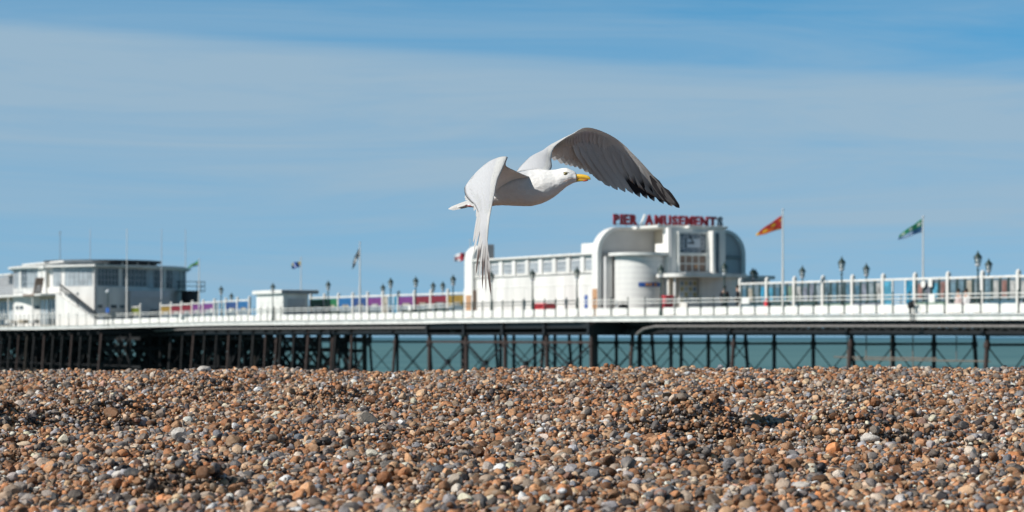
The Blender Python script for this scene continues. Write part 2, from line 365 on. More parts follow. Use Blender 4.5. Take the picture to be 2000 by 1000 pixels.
# outer columns under the widened deck beside the amusement hall
outer = [-22.9, -29.0, -35.1, -41.1, -47.2]
for s in outer:
    column(s, -6.6, 0, 0, .16, RUST, .9)
    part('crosshead', MB().box(s-.15, s+.15, -6.9, 9.5, .12, .9), IRON, pier)
    if s not in (-29.0, -41.1): continue
    for v in (-2.5, 1, 4.5, 8.5): column(s-.3, v, 0, 0, .12, IRON, .4)
    part('crossbar', MB().box(s-.3-.06, s-.3+.06, -2.6, 8.6, -.52, -.38), IRON, pier)
    for a, b in ((-2.5, 1), (1, 4.5), (4.5, 8.5)):
        for p, q in ((a,b),(b,a)): part('knee_bracket', gusset((s-.3,p),(s-.3,q),.3), IRON, pier)
        part('brace', MB().tube((s-.38,a,-.5),(s-.38,b,-3.9),.03,n=6), IRON, pier)
        part('brace', MB().tube((s-.22,b,-.5),(s-.22,a,-3.9),.03,n=6), IRON, pier)
for a, b in zip(outer[:-1], outer[1:]):
    part('crossbar', MB().box(b+.17, a-.17, -6.68, -6.52, -.48, -.32), RUST, pier)
    part('brace', MB().beam((a-.1,-6.5,-.45),(b+.1,-6.5,-3.35),.06,.12), IRON, pier)
    part('brace', MB().beam((b+.1,-6.7,-.45),(a-.1,-6.7,-3.35),.06,.12), IRON, pier)
    part('brace', MB().beam((a-.1,-6.5,-3.4),(b+.1,-6.5,-6.3),.06,.12), IRON, pier)
    part('brace', MB().beam((b+.1,-6.7,-3.4),(a-.1,-6.7,-6.3),.06,.12), IRON, pier)
    c = (a+b)/2; part('brace_plate', MB().tube((c,-6.76,-1.9),(c,-6.44,-1.9),.2,n=12), IRON, pier)
    part('girder', MB().box(b+.15, a-.15, -6.75, -6.45, .55, .95), IRON, pier)
    part('girder', MB().box(b+.15, a-.15, -6.7, -6.5, .12, .26), IRON, pier)
# landing stage at the sea end: a thicket of tarred timber piles
pr = random.Random(5); npile = 0; far_piles = MB(); webs = MB(); plates = []
for i, s in enumerate(np.arange(-66.5, -200, -3.05)):
    wide = s < -112
    vs = [-4.2,-1.6,1.0,3.6,6.2] if not wide else [-10.4,-7.4,-4.2,-1,2.2,5.4,8.6,11.6]
    zt = .35+dz(s)
    if not wide: vs = [v for v in vs if s < -67.0-(v+4.2)*2.15]
    if len(vs) < 2: vs = (vs+[-2.4])[:2] if vs else [-4.2,-3.2]
    for j, v in enumerate(vs):
        jx = pr.uniform(-.25,.25); r = pr.uniform(.11,.16)
        mm = RUST if (j == 0 and i % 3 == 0) else WEED if pr.random() < .06 else PILE
        mb = MB().tube((s+jx+pr.uniform(-.15,.15), v+pr.uniform(-.1,.1)-(.5 if j == 0 else 0), -6.5), (s+jx, v, zt), r, r*.95, 8)
        if npile < 215: part('pile', mb, mm, pier); npile += 1
        else: far_piles.add(mb.v, mb.f, True)
    webs.beam((s,vs[0]-.3,zt+.1),(s,vs[-1]+.3,zt+.1),.3,.34).beam((s+.15,vs[0],-1.2),(s+.15,vs[-1],-1.2),.12,.26).beam((s+.15,vs[0],-3.1),(s+.15,vs[-1],-3.1),.12,.26)
    for a, b in zip(vs[:-1], vs[1:]):
        if pr.random() < .5: webs.beam((s-.15,a,.2),(s-.15,b,-2.9),.08,.2)
        if pr.random() < .3: webs.beam((s+.2,b,.2),(s+.2,a,-2.9),.08,.2)
        webs.beam((s-.15,a,-3.2),(s-.15,b,-5.5),.08,.2)
    if i:
        for v in vs[1::2]:
            webs.beam((s+3.05,v,-.2),(s,v,-.2),.1,.3); webs.beam((s+3.05,v,-3.0),(s,v,-3.0),.1,.24)
            if pr.random() < .35: webs.beam((s+3.05,v,.2),(s,v,-2.8),.08,.18)
            if pr.random() < .35: webs.beam((s,v,.2),(s+3.05,v,-2.8),.08,.18)
part('brace', webs, PILE, pier)['kind'] = 'stuff'
part('pile', far_piles, PILE, pier)['kind'] = 'stuff'
# solid low staging near the water at the far left
for s in np.arange(-70, -195, -9.15):
    part('landing_beam', MB().box(s-9.0, s, -3.4 if s > -112 else -9.1, -3.0 if s > -112 else -8.7, -3.9, -3.5), WEED if pr.random()<.4 else PILE, pier)

# ------------------------------------------------------------------ railings
def railing(label, pts, white_rails=True, group=None, finial=False, panels=True):
    base = pts[0]
    t_ = thing('railing', label, 'railing', base.x, base.y, DECK+dz(base.x), group)
    pm = None; postm = MB()
    postm.tube((0,0,0),(0,0,1.12),.032,n=8).lathe([(.055,.0),(.055,.06),(.035,.1)],8).lathe([(.02,1.10),(.05,1.15),(.05,1.2),(.0,1.25)],8)
    if finial: postm.lathe([(.03,.55),(.055,.6),(.055,.72),(.03,.78)],8).lathe([(.05,.9),(.065,.98),(.03,1.05)],8)
    postm = postm.mesh('post', GREEN); cache = {}
    for i, p in enumerate(pts):
        z = dz(p.x)-dz(base.x); link('post', postm, t_, (p.x-base.x, p.y-base.y, z))
        if i == len(pts)-1: break
        q = pts[i+1]; d = q-p; l = d.length; a = math.atan2(d.y, d.x); key = round(l, 1)
        if key not in cache:
            x0, x1 = .05, key-.05
            pan = MB().yprism([(x0,.03),(x1,.03),(x1,.44),(x1-.12,.52),(x0+.12,.52),(x0,.44)], -.03, .0)
            rl = MB().tube((0,0,1.05),(key,0,1.05),.034,n=8).tube((0,0,.84),(key,0,.84),.03,n=8)
            cache[key] = (pan.mesh('panel', WHITE), rl.mesh('rail', WHITE if white_rails else GREEN))
        for nm, me in zip(('panel','rail'), cache[key]):
            if nm == 'panel' and not panels: continue
            o = link(nm, me, t_, (p.x-base.x, p.y-base.y, z)); o.rotation_euler = (0, math.atan2(dz(p.x)-dz(q.x), l), a)
    return t_
def seg(a, b, step=1.525):
    a = Vector((*a, 0)); b = Vector((*b, 0)); l = (b-a).length; k = max(1, round(l/step)); return [a.lerp(b, i/k) for i in range(k+1)]
railing('white panelled railing along the near edge of the walkway right of the entrance', seg((45.3,-4.5),(-17.4,-4.5)))
railing('white panelled railing slanting outwards in front of the round stair tower', seg((-17.4,-4.5),(-24.2,-6.9),1.45))
railing('railing with dark green finialled posts in front of the long white hall', seg((-24.2,-6.9),(-42.6,-6.9)), False, finial=True)
railing('white panelled railing on the short bend left of the white hall', seg((-42.6,-6.9),(-47.2,-6.9))+seg((-47.2,-6.9),(-48.6,-4.5))[1:])
railing('white panelled railing along the near edge on both sides of the flat roofed kiosk', seg((-48.6,-4.5),(-104,-4.5)))
railing('railing sloping down to the round pavilion on the left', seg((-104,-4.5),(-118,-9.0)))
railing('low railing along the deck edge below the round pavilion', seg((-118,-9.1),(-124,-10.8))+seg((-124,-10.8),(-176,-10.8))[1:], True, panels=False)
railing('railing along the far edge of the walkway behind the glass screen', seg((45.3,5.5),(-19,5.5)), panels=False)
railing('railing along the far edge of the walkway behind the coloured boards', seg((-51,5.5),(-107,5.5)), panels=False)

# ------------------------------------------------------------------ wind screens
BAY = 3.05
pal = [(.09,.20,.28),(.16,.26,.32),(.28,.34,.37),(.34,.18,.15),(.04,.30,.50),(.22,.33,.24),(.48,.44,.36),(.25,.27,.33),(.50,.50,.48),(.10,.38,.55)]
PIC = {}
def picmat(i):
    if i not in PIC: PIC[i] = mat('printed_panel_%d' % i, tuple(c*.85 for c in pal[i]), .35, .55, 2.2)
    return PIC[i]
def ws_post(t_, x, h=2.36):
    m = MB().bbox(-.11,.11,-.11,.11,0,h,.015).lathe([(.115,h),(.105,h+.06),(.0,h+.11)],12); me = WSP.get('p')
    if me is None: me = WSP['p'] = m.mesh('post', WHITE)
    return link('post', me, t_, x)
WSP = {}
rr = random.Random(3)
def screen(label, s0, nb, kind, colors=None, special=()):
    """s0 is the right-hand end; bays run leftwards"""
    t_ = thing('wind_screen', label, 'wind screen', s0, 0, DECK+dz(s0), 'wind screens along the middle of the pier')
    for k in range(nb+1):
        ws_post(t_, (-k*BAY, 0, dz(s0-k*BAY)-dz(s0)))
        if k == nb: break
        x1, x0 = -k*BAY-.11, -(k+1)*BAY+.11; z = dz(s0-k*BAY)-dz(s0)
        part('top_rail', MB().bbox(x0,x1,-.05,.05,z+2.02,z+2.14,.012), WHITE, t_)
        if k in special:
            part('door_frame', MB().box(x0+.75,x0+.85,-.04,.04,z+.0,z+2.02).box(x1-.85,x1-.75,-.04,.04,z,z+2.02), WHITE, t_)
            part('glass_pane', MB().box(x0,x0+.74,-.012,.012,z+.1,z+1.98), picmat(rr.randrange(10)), t_)
            part('glass_pane', MB().box(x1-.74,x1,-.012,.012,z+.1,z+1.98), picmat(4), t_)
            continue
        if kind == 'glass':
            part('mid_rail', MB().box(x0,x1,-.03,.03,z+.72,z+.80), GREEN, t_)
            wd = (x1-x0)/4
            for j in range(4):
                a, b = x0+j*wd, x0+(j+1)*wd
                part('mullion', MB().box(a-.08 if j else a, a+.08, -.04,.04, z+.8, z+2.02), GREEN, t_)
                pn = part('glass_pane', MB().box(a+.08, b-.08, -.01, .01, z+.82, z+2.0), PANE, t_)
                if rr.random() < .93:
                    part('picture', MB().box(a+.16, b-.14, -.03, -.014, z+rr.uniform(.9,.98), z+rr.uniform(1.75,1.94)), picmat(rr.choice([0,1,2,2,3,4,5,6,7,7,8,8,9,1])), pn)
            part('low_board', MB().box(x0,x1,-.02,.02,z+.1,z+.7), picmat(rr.choice([0,1,7,5])), t_)
        else:
            c = colors[k % len(colors)]
            bm_ = mat('board_'+c[0], c[1], .5, .2, 2)
            bd = part('back_board', MB().bbox(x0,x1,-.03,.03,z+1.12,z+1.94,.01), bm_, t_, c[0].replace('_',' ')+' board')
            part('notice', MB().box(x0+.75, x1-.75, -.05, -.032, z+1.13, z+1.40), picmat(rr.choice([2,6,8])), bd)
            part('glass_pane', MB().box(x0,x1,-.01,.01,z+.72,z+1.10), PANE, t_); part('low_board', MB().box(x0,x1,-.02,.02,z+.1,z+.7), SEATM if k % 3 else GREYW, t_)
    return t_
screen('long glazed wind screen with many small panes right of the amusement hall', 42.9-.15+.2, 19, 'glass', special=(13,))
G, B1, B2, P_, R_, Y_, OL = ('green',(.022,.16,.07)), ('bright_blue',(.022,.13,.32)), ('dark_blue',(.024,.065,.20)), ('purple',(.16,.04,.19)), ('dark_red',(.19,.016,.03)), ('mustard',(.28,.18,.03)), ('olive',(.16,.20,.02))
screen('wind screen with boards of red, purple, blue and green between kiosk and white hall', -54.1, 10, 'board', [Y_,R_,R_,P_,G,P_,B2,B1,G,G], special=(4,))
screen('wind screen with coloured boards between the round pavilion and the kiosk', -99.2, 8, 'board', [B1,B2,B1,P_,P_,R_,R_,Y_], special=(2,))
t_ = screen('short two post wind screen nearest to the round pavilion', -129.9, 1, 'board', [OL])
# benches along the screens, dark slatted
def bench(s, v, label, face=-1):
    t_ = thing('bench', label, 'bench', s, v, DECK+dz(s), 'benches along the wind screens')
    for k in range(3): part('seat_slat', MB().bbox(-1.1,1.1,face*(.15+.13*k)-.05,face*(.15+.13*k)+.05,.42,.455,.008), SEATM, t_)
    for k in range(2): part('back_slat', MB().bbox(-1.1,1.1,-face*.02-.015,-face*.02+.015,.58+.15*k,.69+.15*k,.006), SEATM, t_)
    for x in (-1.0, 1.0): part('leg', MB().box(x-.03,x+.03,-.04,.04,0,.86).box(x-.03,x+.03,face*.15-.0 if face>0 else face*.48,face*.48 if face>0 else face*.15,.36,.42).box(x-.03,x+.03,face*.45-.03,face*.45+.03,0,.36), IRON, t_)
    return t_
for k, (s, lb) in enumerate(((32,'dark bench beyond the right edge of the walkway'),(14.2,'dark green bench in front of the rightmost glazed bays'),(8.0,'dark green bench behind the right hand flag pole, by the sitting couple'),(-7.2,'dark green bench below the glazed screen right of the white flag pole'),
                  (-10.2,'dark green bench left of the red bin'),(-57.8,'dark bench under the mustard board by the white hall'),(-60.9,'dark bench under the right hand red board'),(-64,'dark bench under the left hand red board'),(-79,'dark bench under the green boards'))):
    bench(s, -.25, lb)

# ------------------------------------------------------------------ lamp posts
def lamp_master():
    t_ = thing('lamp_post', 'x', 'lamp post')
    part('column', MB().lathe([(.13,0),(.13,.25),(.10,.32),(.085,.9),(.06,1.0),(.04,2.3),(.036,2.5)],12).lathe([(.075,2.3),(.075,2.36)],12), GREEN, t_)
    part('lantern_base', MB().lathe([(.05,2.48),(.13,2.54),(.15,2.6),(.13,2.64)],12), ALU, t_)
    part('lantern_glass', MB().lathe([(.11,2.62),(.19,2.98),(.0,2.98)],8), LANT, t_)
    cap = MB().lathe([(.235,2.97),(.235,3.01),(.15,3.13),(.09,3.17),(.09,3.22),(.04,3.26),(.02,3.36),(.0,3.37)],10)
    for k in range(8):
        a = 2*PI*k/8; cap.tube((.125*math.cos(a),.125*math.sin(a),2.62),(.215*math.cos(a),.215*math.sin(a),2.98),.012,n=5)
    part('lantern_cap', cap, GREEN, t_)
    return t_
LM = lamp_master(); first = True
lamps = [(1910,-4.35,'tall black lamp post on the near railing closest to the right edge'),(1644,-4.35,'black lamp post on the near railing between the two right hand flag poles'),(1415,-4.2,'black lamp post on the near side beside the two men in dark jackets'),
 (1291,-4.5,'black lamp post in front of the round stair tower of the white hall'),(1127,-6.6,'black lamp post before the right half of the long white hall wall'),(1040,-6.6,'black lamp post before the middle of the long white hall wall'),(960,-6.6,'black lamp post before the left end of the white hall, beside the gull wing tip'),
 (885,-4.35,'black lamp post just left of the white hall below the red cross flag'),(812,-4.35,'black lamp post in front of the right hand purple board'),(763,-4.35,'black lamp post before the gap in the coloured boards'),(641,-4.35,'black lamp post in front of the green boards right of the kiosk'),
 (533,-4.75,'black lamp post standing before the lit face of the flat roofed kiosk'),(432,-4.35,'black lamp post before the purple boards left of the kiosk'),
 (1931,5.3,'lamp post on the far railing rising behind the rightmost glazed bays'),(1692,5.3,'lamp post on the far railing behind the middle of the glazed screen'),(1567,5.3,'right hand one of two close lamp posts behind the glazed screen'),(1556,5.3,'left hand one of two close lamp posts behind the glazed screen'),
 (1470,5.3,'lamp post behind the glazed screen just right of the white hall'),(865,5.3,'short looking lamp post behind the red boards left of the hall'),(846,5.3,'lamp post behind the dark red boards with a thin rod above it'),(748,5.3,'short looking lamp post behind the purple board right of the black flag'),(452,5.3,'distant lamp post half hidden behind the boards left of the kiosk')]
for px, v, lb in lamps:
    s = sv(px, v); o = LM if first else copy_tree(LM); first = False
    o.location = W(s, v, DECK+dz(s)); o['label'] = lb; o['group'] = 'black lantern lamp posts on the pier'
    if px == 1556: o.location = W(s-6.5, v+.0, DECK); o.location = W(sv(1556,9.0), 5.55, DECK)
    if px == 885: pass

# ------------------------------------------------------------------ flags and poles
def flag(px, v, ytop, corners, pattern, label, pole_label, ybase=None, r=.06, wave=.12, nx=22, ny=14):
    s = sv(px, v); base = W(s, v, DECK+dz(s)); sc_m = base.y/F; zt = (HZ-ytop)*sc_m
    h = zt-base.z; pt = thing('flagpole', pole_label, 'flagpole', world=base, group='flag poles on the pier')
    part('pole', MB().tube((0,0,0),(0,0,h*.45),r,r*.95,10).tube((0,0,h*.45),(0,0,h),r*.75,r*.45,10), WHITE, pt)
    part('finial', MB().lathe([(.0,h-.02),(.07,h+.03),(.07,h+.08),(0,h+.13)],10), ALU, pt)
    part('pole_base', MB().lathe([(.16,0),(.16,.05),(.09,.12),(.07,.2)],10), GREEN, pt)
    part('halyard', MB().tube((-.09,-.03,.9),(-.09,-.03,h-.1),.008,n=4), ALU, pt)
    if not corners: return
    # corners: hoist top, hoist bottom, fly bottom, fly top in photo pixels
    A, B_, C_, D = [Vector(((x-px)*sc_m, 0, (HZ-y)*sc_m-base.z)) for x, y in corners]
    vs, cols, fs = [], [], []
    for j in range(ny+1):
        for i in range(nx+1):
            u, q = i/nx, j/ny; p = (A*(1-q)+B_*q)*(1-u)+(D*(1-q)+C_*q)*u
            a = u*8.5+q*1.6; p = p+Vector((0, wave*math.sin(a)*(.25+u), wave*.35*math.cos(a*1.1+q*2)*u)); vs.append(p); cols.append((*pattern(u,q),1))
    for j in range(ny):
        for i in range(nx):
            k = j*(nx+1)+i; fs.append((k,k+1,k+nx+2,k+nx+1))
    me = MB().add(vs, fs, True).mesh('flag', mat('flag_cloth', (1,1,1), .8, .12, 3, attr='dye'))
    at = me.color_attributes.new('dye','FLOAT_COLOR','POINT'); at.data.foreach_set('color', np.array(cols, dtype=np.float32).ravel())
    o = link('flag', me); o.location = base; md = o.modifiers.new('cloth', 'SOLIDIFY'); md.thickness = .012
    tag(o, label, 'flag', 'flags flying from the pier')
def pn(u,q):   # red and yellow bands with battlement edges
    k = math.sin(u*17+q*5)+math.sin(q*8-u*4); return (.66,.36,.02) if (k > .9 and q > .25) or u > .9 else (.60,.12,.015) if q > .62 and u > .3 else (.42,.028,.02)
def pw(u,q):   # green field, white and blue waves below
    if q < .52: return (.55,.60,.55) if abs(q-.3) < .1 and .25 < (u*3 % 1) < .65 else (.01,.20,.09)
    if u < .4 and q < .9: return (.02,.10,.22)
    return (.07,.20,.42) if (q*9+math.sin(u*9)*.7) % 2 < 1.1 else (.42,.52,.64)
def pk(u,q): return (.6,.6,.6) if abs(u-.42) < .09 or abs(q-.5) < .08 else (.012,.014,.02)
def pe(u,q): return (.45,.02,.04) if abs(u-.5) < .11 or abs(q-.5) < .14 else (.72,.72,.74)
def pb(u,q): return (.55,.45,.10) if (u < .2 or u > .85) and q < .6 else ((.03,.09,.36) if (u*4+q*2)%2 < 1.6 else (.45,.5,.6))
def pg(u,q): return (.02,.28,.20) if q < .4 else ((.30,.42,.03) if q < .68 else (.05,.20,.40))
flag(1529, -3.2, 411, [(1527,420),(1527,447),(1476,462),(1478,455)], pn, 'red and yellow flag flying out left of its tall white pole', 'tall white flagpole just right of the amusement hall', wave=.10, r=.075)
flag(1803, 3.0, 425, [(1801,427),(1801,453),(1753,470),(1757,458)], pw, 'green, white and blue flag drooping from the right hand pole', 'grey and white flagpole behind the glazed screen at right', wave=.10, r=.065)
flag(703, -3.5, 475, [(701,484),(702,499),(688,528),(690,508)], pk, 'black and white flag hanging limp from its pole', 'thin white flagpole before the blue boards', wave=.16, r=.08)
flag(588, 3.0, 505, [(587,510),(587,521),(570,526),(570,513)], pb, 'small blue and yellow flag fluttering above the kiosk roof', 'thin pale flagpole standing behind the flat roofed kiosk', wave=.12)
flag(389, -3.0, 507, [(387,508),(387,519),(364,525),(366,522)], pg, 'small green and blue flag right of the round pavilion', 'white flagpole right of the round pavilion', wave=.12, r=.075)
flag(919, 3.0, 470, [(917,491),(917,507),(887,512),(888,497)], pe, 'white flag with a red cross behind the gull wing tip', 'flagpole hidden at the left end of the white hall', wave=.14)
for px, s_, v_, lb in ((177,-147,-8.6,'leftmost of the four bare white poles round the pavilion'),(248,-130.6,-2.6,'thick bare white pole standing before the front of the round pavilion'),(316,-132.5,4.6,'third bare white pole from the left at the round pavilion'),(362,-139,10.3,'rightmost bare white pole beside the round pavilion')):
    v_ = None
    for vv in np.arange(-12, 14, .1):
        if abs(1000+F*W(s_,vv).x/W(s_,vv).y-px) < 1.3: v_ = vv; break
    b0 = W(s_, v_, 1.05); h = (HZ-447)*b0.y/F-b0.z
    pt = thing('bare_pole', lb, 'pole', world=b0, group='bare white poles round the pavilion')
    part('pole', MB().tube((0,0,0),(0,0,h*.5),.11 if px == 248 else .075,.09 if px == 248 else .06,10).tube((0,0,h*.5),(0,0,h),.05,.03,8), WHITE if px == 248 else ALU, pt)
    part('pole_base', MB().lathe([(.2,0),(.2,.06),(.12,.14)],10), ALU, pt)

# ------------------------------------------------------------------ small things on the pier
def solo(name, mb, m, label, cat, s, v, z=None, group=None):
    o = part(name, mb, m, None); o.location = W(s, v, DECK+dz(s) if z is None else z); o.rotation_euler = (0,0,RZ); return tag(o, label, cat, group)
s = sv(1303,-3.9); t_ = thing('litter_bin', 'tall red litter bin behind the railing right of the stair tower', 'litter bin', s, -3.9, DECK+dz(s))
part('body', MB().bbox(-.32,.32,-.32,.32,0,1.2,.03), REDP, t_); part('hood', MB().bbox(-.36,.36,-.36,.36,1.2,1.32,.04), REDP, t_); part('slot', MB().box(.321,.33,-.2,.2,.9,1.05), BLACK, t_)
s = sv(1217,-4.9); t_ = thing('litter_bin', 'square black litter bin at the foot of the round stair tower', 'litter bin', s, -4.9, DECK+dz(s))
part('body', MB().bbox(-.25,.25,-.25,.25,0,.78,.03), BLACK, t_); part('lid', MB().bbox(-.28,.28,-.28,.28,.86,.95,.03).box(-.26,-.22,-.26,-.22,.78,.86).box(.22,.26,-.26,-.22,.78,.86).box(-.26,-.22,.22,.26,.78,.86).box(.22,.26,.22,.26,.78,.86), BLACK, t_)
s = sv(1055,-6.3); t_ = thing('ride_car', 'low red seat car on the deck before the long white hall', 'ride', s, -6.0, DECK+dz(s))
part('body', MB().xprism([(-.4,.45),(.4,.45),(.5,.75),(.3,.95),(-.3,.95),(-.5,.75)],-.95,.95), REDP, t_); part('base', MB().box(-1.05,1.05,-.45,.45,.05,.45), BLACK, t_)
s = sv(1497,-3.5); t_ = thing('fire_point', 'small red stand behind the railing below the glazed screen', 'stand', s, -3.5, DECK+dz(s))
part('stand', MB().tube((0,0,0),(0,0,.85),.05).bbox(-.14,.14,-.1,.1,.5,.85,.03), REDP, t_); part('cap', MB().lathe([(.1,.85),(.0,1.08)],8), REDP, t_)
for px, py, v, wd, ht, rnd, lb in ((1456,588,-4.62,.85,.36,0,'blank white notice on the railing beside the hall'),(1820,583,-4.62,.52,.46,0,'blank white notice on the railing behind the telescope'),(800,601,-4.62,.5,.42,0,'small white notice on the railing before the purple board'),(413,606,-4.62,.4,.4,1,'round white disc on the railing left of the kiosk'),(450,606,-4.62,.42,.42,1,'round white disc on the railing nearest the kiosk'),(277,618,-4.65,.6,.6,1,'round white disc on the railing near the pavilion'),(1803,555,-.2,.42,.42,1,'pale round disc hung on the glazed screen'),(1817,552,-.2,.34,.5,0,'pale square card hung on the glazed screen')):
    s = sv(px, v)
    if px == 277: v = edge(NEAR, s)-.15; s = sv(px, v); v = edge(NEAR, s)-.1
    z = zp(px, v, py); m = MB()
    m = m.tube((0,-.02,0),(0,.02,0),wd/2,n=20) if rnd else m.bbox(-wd/2,wd/2,-.02,.02,-ht/2,ht/2,.008)
    solo('notice_board', m, WHITE, lb, 'notice', s, v, z)
# coin telescope on the near edge
s = sv(1782,-4.75); t_ = thing('telescope', 'dark coin telescope on a forked stand at the near pier edge', 'telescope', s, -4.85, DECK-.38)
part('stand', MB().tube((0,0,-.3),(0,0,.75),.045,n=8).tube((.35,0,-.3),(.28,0,.7),.035,n=8).tube((.28,0,.7),(.5,0,1.15),.03,n=6).box(-.1,.45,-.05,.05,-.45,-.3), IRON, t_)
t_.scale = (.8,.8,.85)
part('head', MB().xprism([(-.14,.75),(.14,.75),(.17,.95),(.12,1.1),(-.12,1.1),(-.17,.95)],-.16,.16), IRON, t_); part('eyepiece', MB().tube((-.3,0,1.08),(.3,0,1.2),.07,.09,10), IRON, t_)
# scaffolding under the right-hand part
t_ = thing('scaffold', 'light brown scaffold poles and boards slung under the deck at right', 'scaffolding', sv(1740,-3.2), -3.2, 0)
s0 = sv(1740,-3.2)
for px in (1655,1692,1740,1783):
    x = sv(px,-3.2)-s0; part('upright', MB().tube((x,0,-2.0 if px != 1692 else -1.3),(x,0,.55),.035,n=8), SCAF, t_)
for a, b, z in ((1630,1832,-1.22),(1670,1935,-1.35)):
    part('ledger', MB().tube((sv(a,-3.2)-s0,-.05,z),(sv(b,-3.2)-s0,-.05,z),.04,n=8), SCAF, t_)
part('board', MB().box(sv(1758,-3.2)-s0,sv(1789,-3.2)-s0,-.3,.3,.08,.2), SCAF, t_)
for k, px in enumerate((1868,)): part('upright', MB().tube((sv(px,-3.2)-s0,0,-1.4),(sv(px,-3.2)-s0,0,.5),.03,n=6), PIPE, t_)
# buoy hanging between the columns
s = sv(1232, 0); o = solo('buoy', MB().lathe([(0,-.17),(.12,-.12),(.17,0),(.12,.12),(0,.17)],16).tube((0,0,.16),(0,0,.24),.02,n=6), ORANGE, 'small round orange buoy hanging on a rope under the deck', 'buoy', s, 0, zp(1232,0,691))
o = solo('rope', MB().tube((0,0,.2),(0,0,DECK-.6-zp(1232,0,691)),.012,n=5), PIPE, 'thin rope from the deck beams holding the orange buoy', 'rope', s, 0, zp(1232,0,691))
# ------------------------------------------------------------------ amusement hall
HX0 = -44.6; HX1 = -26.6                       # hall along the pier
bz = DECK+.05
hall = thing('amusement_hall', 'long white amusement hall with clock block and round stair tower', 'building', -26.0, 0, bz)
def hp(name, mb, m, parent=None, label=None):
    """part given in pier coordinates (s, v, height above the hall floor)"""
    off = (-26.0, 0, 0); mb.v = [(x-off[0], y-off[1], z) for x,y,z in mb.v]
    return part(name, mb, m, parent or hall, label)
ZT = 4.42
hp('wall', MB().box(HX0,HX1,-4.0,7.4,0,3.02), WALL)
hp('wall', MB().box(HX0,HX1,-3.9,7.3,3.02,ZT-.16), WALL)
hp('roof', MB().bbox(HX0-.2,HX1,-4.25,7.6,ZT-.16,ZT,.03), WHITE)
hp('sill', MB().bbox(HX0,HX1,-4.12,-3.98,3.02,3.1,.02), WHITE)
# clerestory strip of windows between piers
nb = 9; wd = (HX1-HX0)/nb
for k in range(nb):
    a, b = HX0+k*wd+.38, HX0+(k+1)*wd-.38
    wn = hp('window', MB().box(a,b,-3.93,-3.885,3.28,3.95), GLASSL)
    m = MB()
    for j in range(5): x = a+(b-a)*j/4; m.box(x-.035,x+.035,-3.97,-3.93,3.28,3.95)
    for z in (3.28,3.6,3.93): m.box(a,b,-3.965,-3.932,z-.03,z+.03)
    hp('frame', m, ALU, wn)
for k in range(nb+1):
    x = HX0+k*wd; hp('pilaster', MB().bbox(max(x-.26,HX0),min(x+.26,HX1),-4.06,-3.9,3.10,ZT-.17,.02), WALL)
# joints of the lower wall panels: thin raised battens
for k in range(1, 12): hp('batten', MB().box(HX0+k*1.5-.025,HX0+k*1.5+.025,-4.02,-4.0,.1,2.2), WHITE)
hp('batten', MB().box(HX0,HX1,-4.025,-4.0,2.2,2.26), WHITE)
hp('door', MB().box(-28.3,-27.9,-4.03,-4.0,.0,1.5), BLUEP, label='narrow blue poster door')
hp('vent_box', MB().bbox(-30.2,-28.4,-3.2,-1.0,ZT,ZT+.72,.03), WALL)
hp('vent_box', MB().bbox(-45.6,-44.3,-3.5,-2.6,ZT,ZT+1.15,.03), LEADR)
# left end tower with rounded top
pts = [(-4.3,0),(-4.3,4.4)]+[(-3.3-1.0*math.cos(a),4.4+1.1*math.sin(a)) for a in np.linspace(0,PI/2,8)][1:]+[(-2.6,5.5),(-2.6,0)]
hp('end_block', MB().xprism(pts[::-1],-45.9,-44.6), WALL)
hp('facing', MB().box(-45.6,-44.8,-4.34,-4.3,.0,1.75), BRICK)
hp('entrance', MB().box(-44.59,-44.5,-4.3,-4.02,.1,2.1), BROWNW)
# right end block: arch shaped front with rounded shoulders
def arch(v0, v1, h, r, n=10):
    return [(v0,0),(v0,h-r)]+[(v0+r-r*math.cos(a),h-r+r*math.sin(a)) for a in np.linspace(0,PI/2,n)][1:]+[(v1-r+r*math.sin(a),h-r+r*math.cos(a)) for a in np.linspace(0,PI/2,n)]+[(v1,0)]
HF = 6.15
rim = arch(-4.35,7.75,HF,1.75); inn = arch(-4.05,7.45,HF-.22,1.5)
nn = len(rim); m = MB(); x0, x1 = -26.75, -25.95
m.add([(x1,y,z) for y,z in rim]+[(x1,y,z) for y,z in inn]+[(x0,y,z) for y,z in rim]+[(x0,y,z) for y,z in inn],
      [(nn+i,i,i+1,nn+i+1) for i in range(nn-1)]+[(2*nn+i,2*nn+i+1,i+1,i) for i in range(nn-1)]+[(nn+i,nn+i+1,3*nn+i+1,3*nn+i) for i in range(nn-1)]+[(2*nn+i,3*nn+i,3*nn+i+1,2*nn+i+1) for i in range(nn-1)])
hp('rim', m, WALL)
hp('front_wall', MB().xprism(arch(-4.05,7.45,HF-.22,1.5)[::-1],-26.6,-26.25), GREYW)
hp('ledge', MB().box(-26.25,-26.0,-4.0,7.4,4.15,4.35), LEADR)
hp('facing', MB().box(-26.65,-26.0,-4.375,-4.352,.0,1.9), BRICK)
# round stair tower with its flat slab
TV, TS, TR = -1.95, -24.3, 1.75
m = MB(); m.drum(TS,TV,TR,0,4.12,n=56); hp('stair_tower', m, WALL)
for z in np.arange(.35,4.1,.37): hp('course_line', MB().drum(TS,TV,TR+.012,z,z+.02,n=56), GREYW)
hp('slab', MB().drum(TS,TV,TR+.42,4.12,4.32,n=56), WHITE)
hp('slab', MB().bbox(-26.2,-22.6,-2.9,-.9,4.12,4.318,.02), WHITE)
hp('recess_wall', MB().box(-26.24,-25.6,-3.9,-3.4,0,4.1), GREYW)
sg = MB(); th = np.linspace(-.62,.35,12); vs = []
for a in th:
    for r_, z in ((TR+.03,2.0),(TR+.03,2.3)): vs.append((TS+r_*math.cos(a),TV+r_*math.sin(a),z))
sg.add(vs,[(2*i,2*i+2,2*i+3,2*i+1) for i in range(11)]); hp('sign_board', sg, BLUEP)
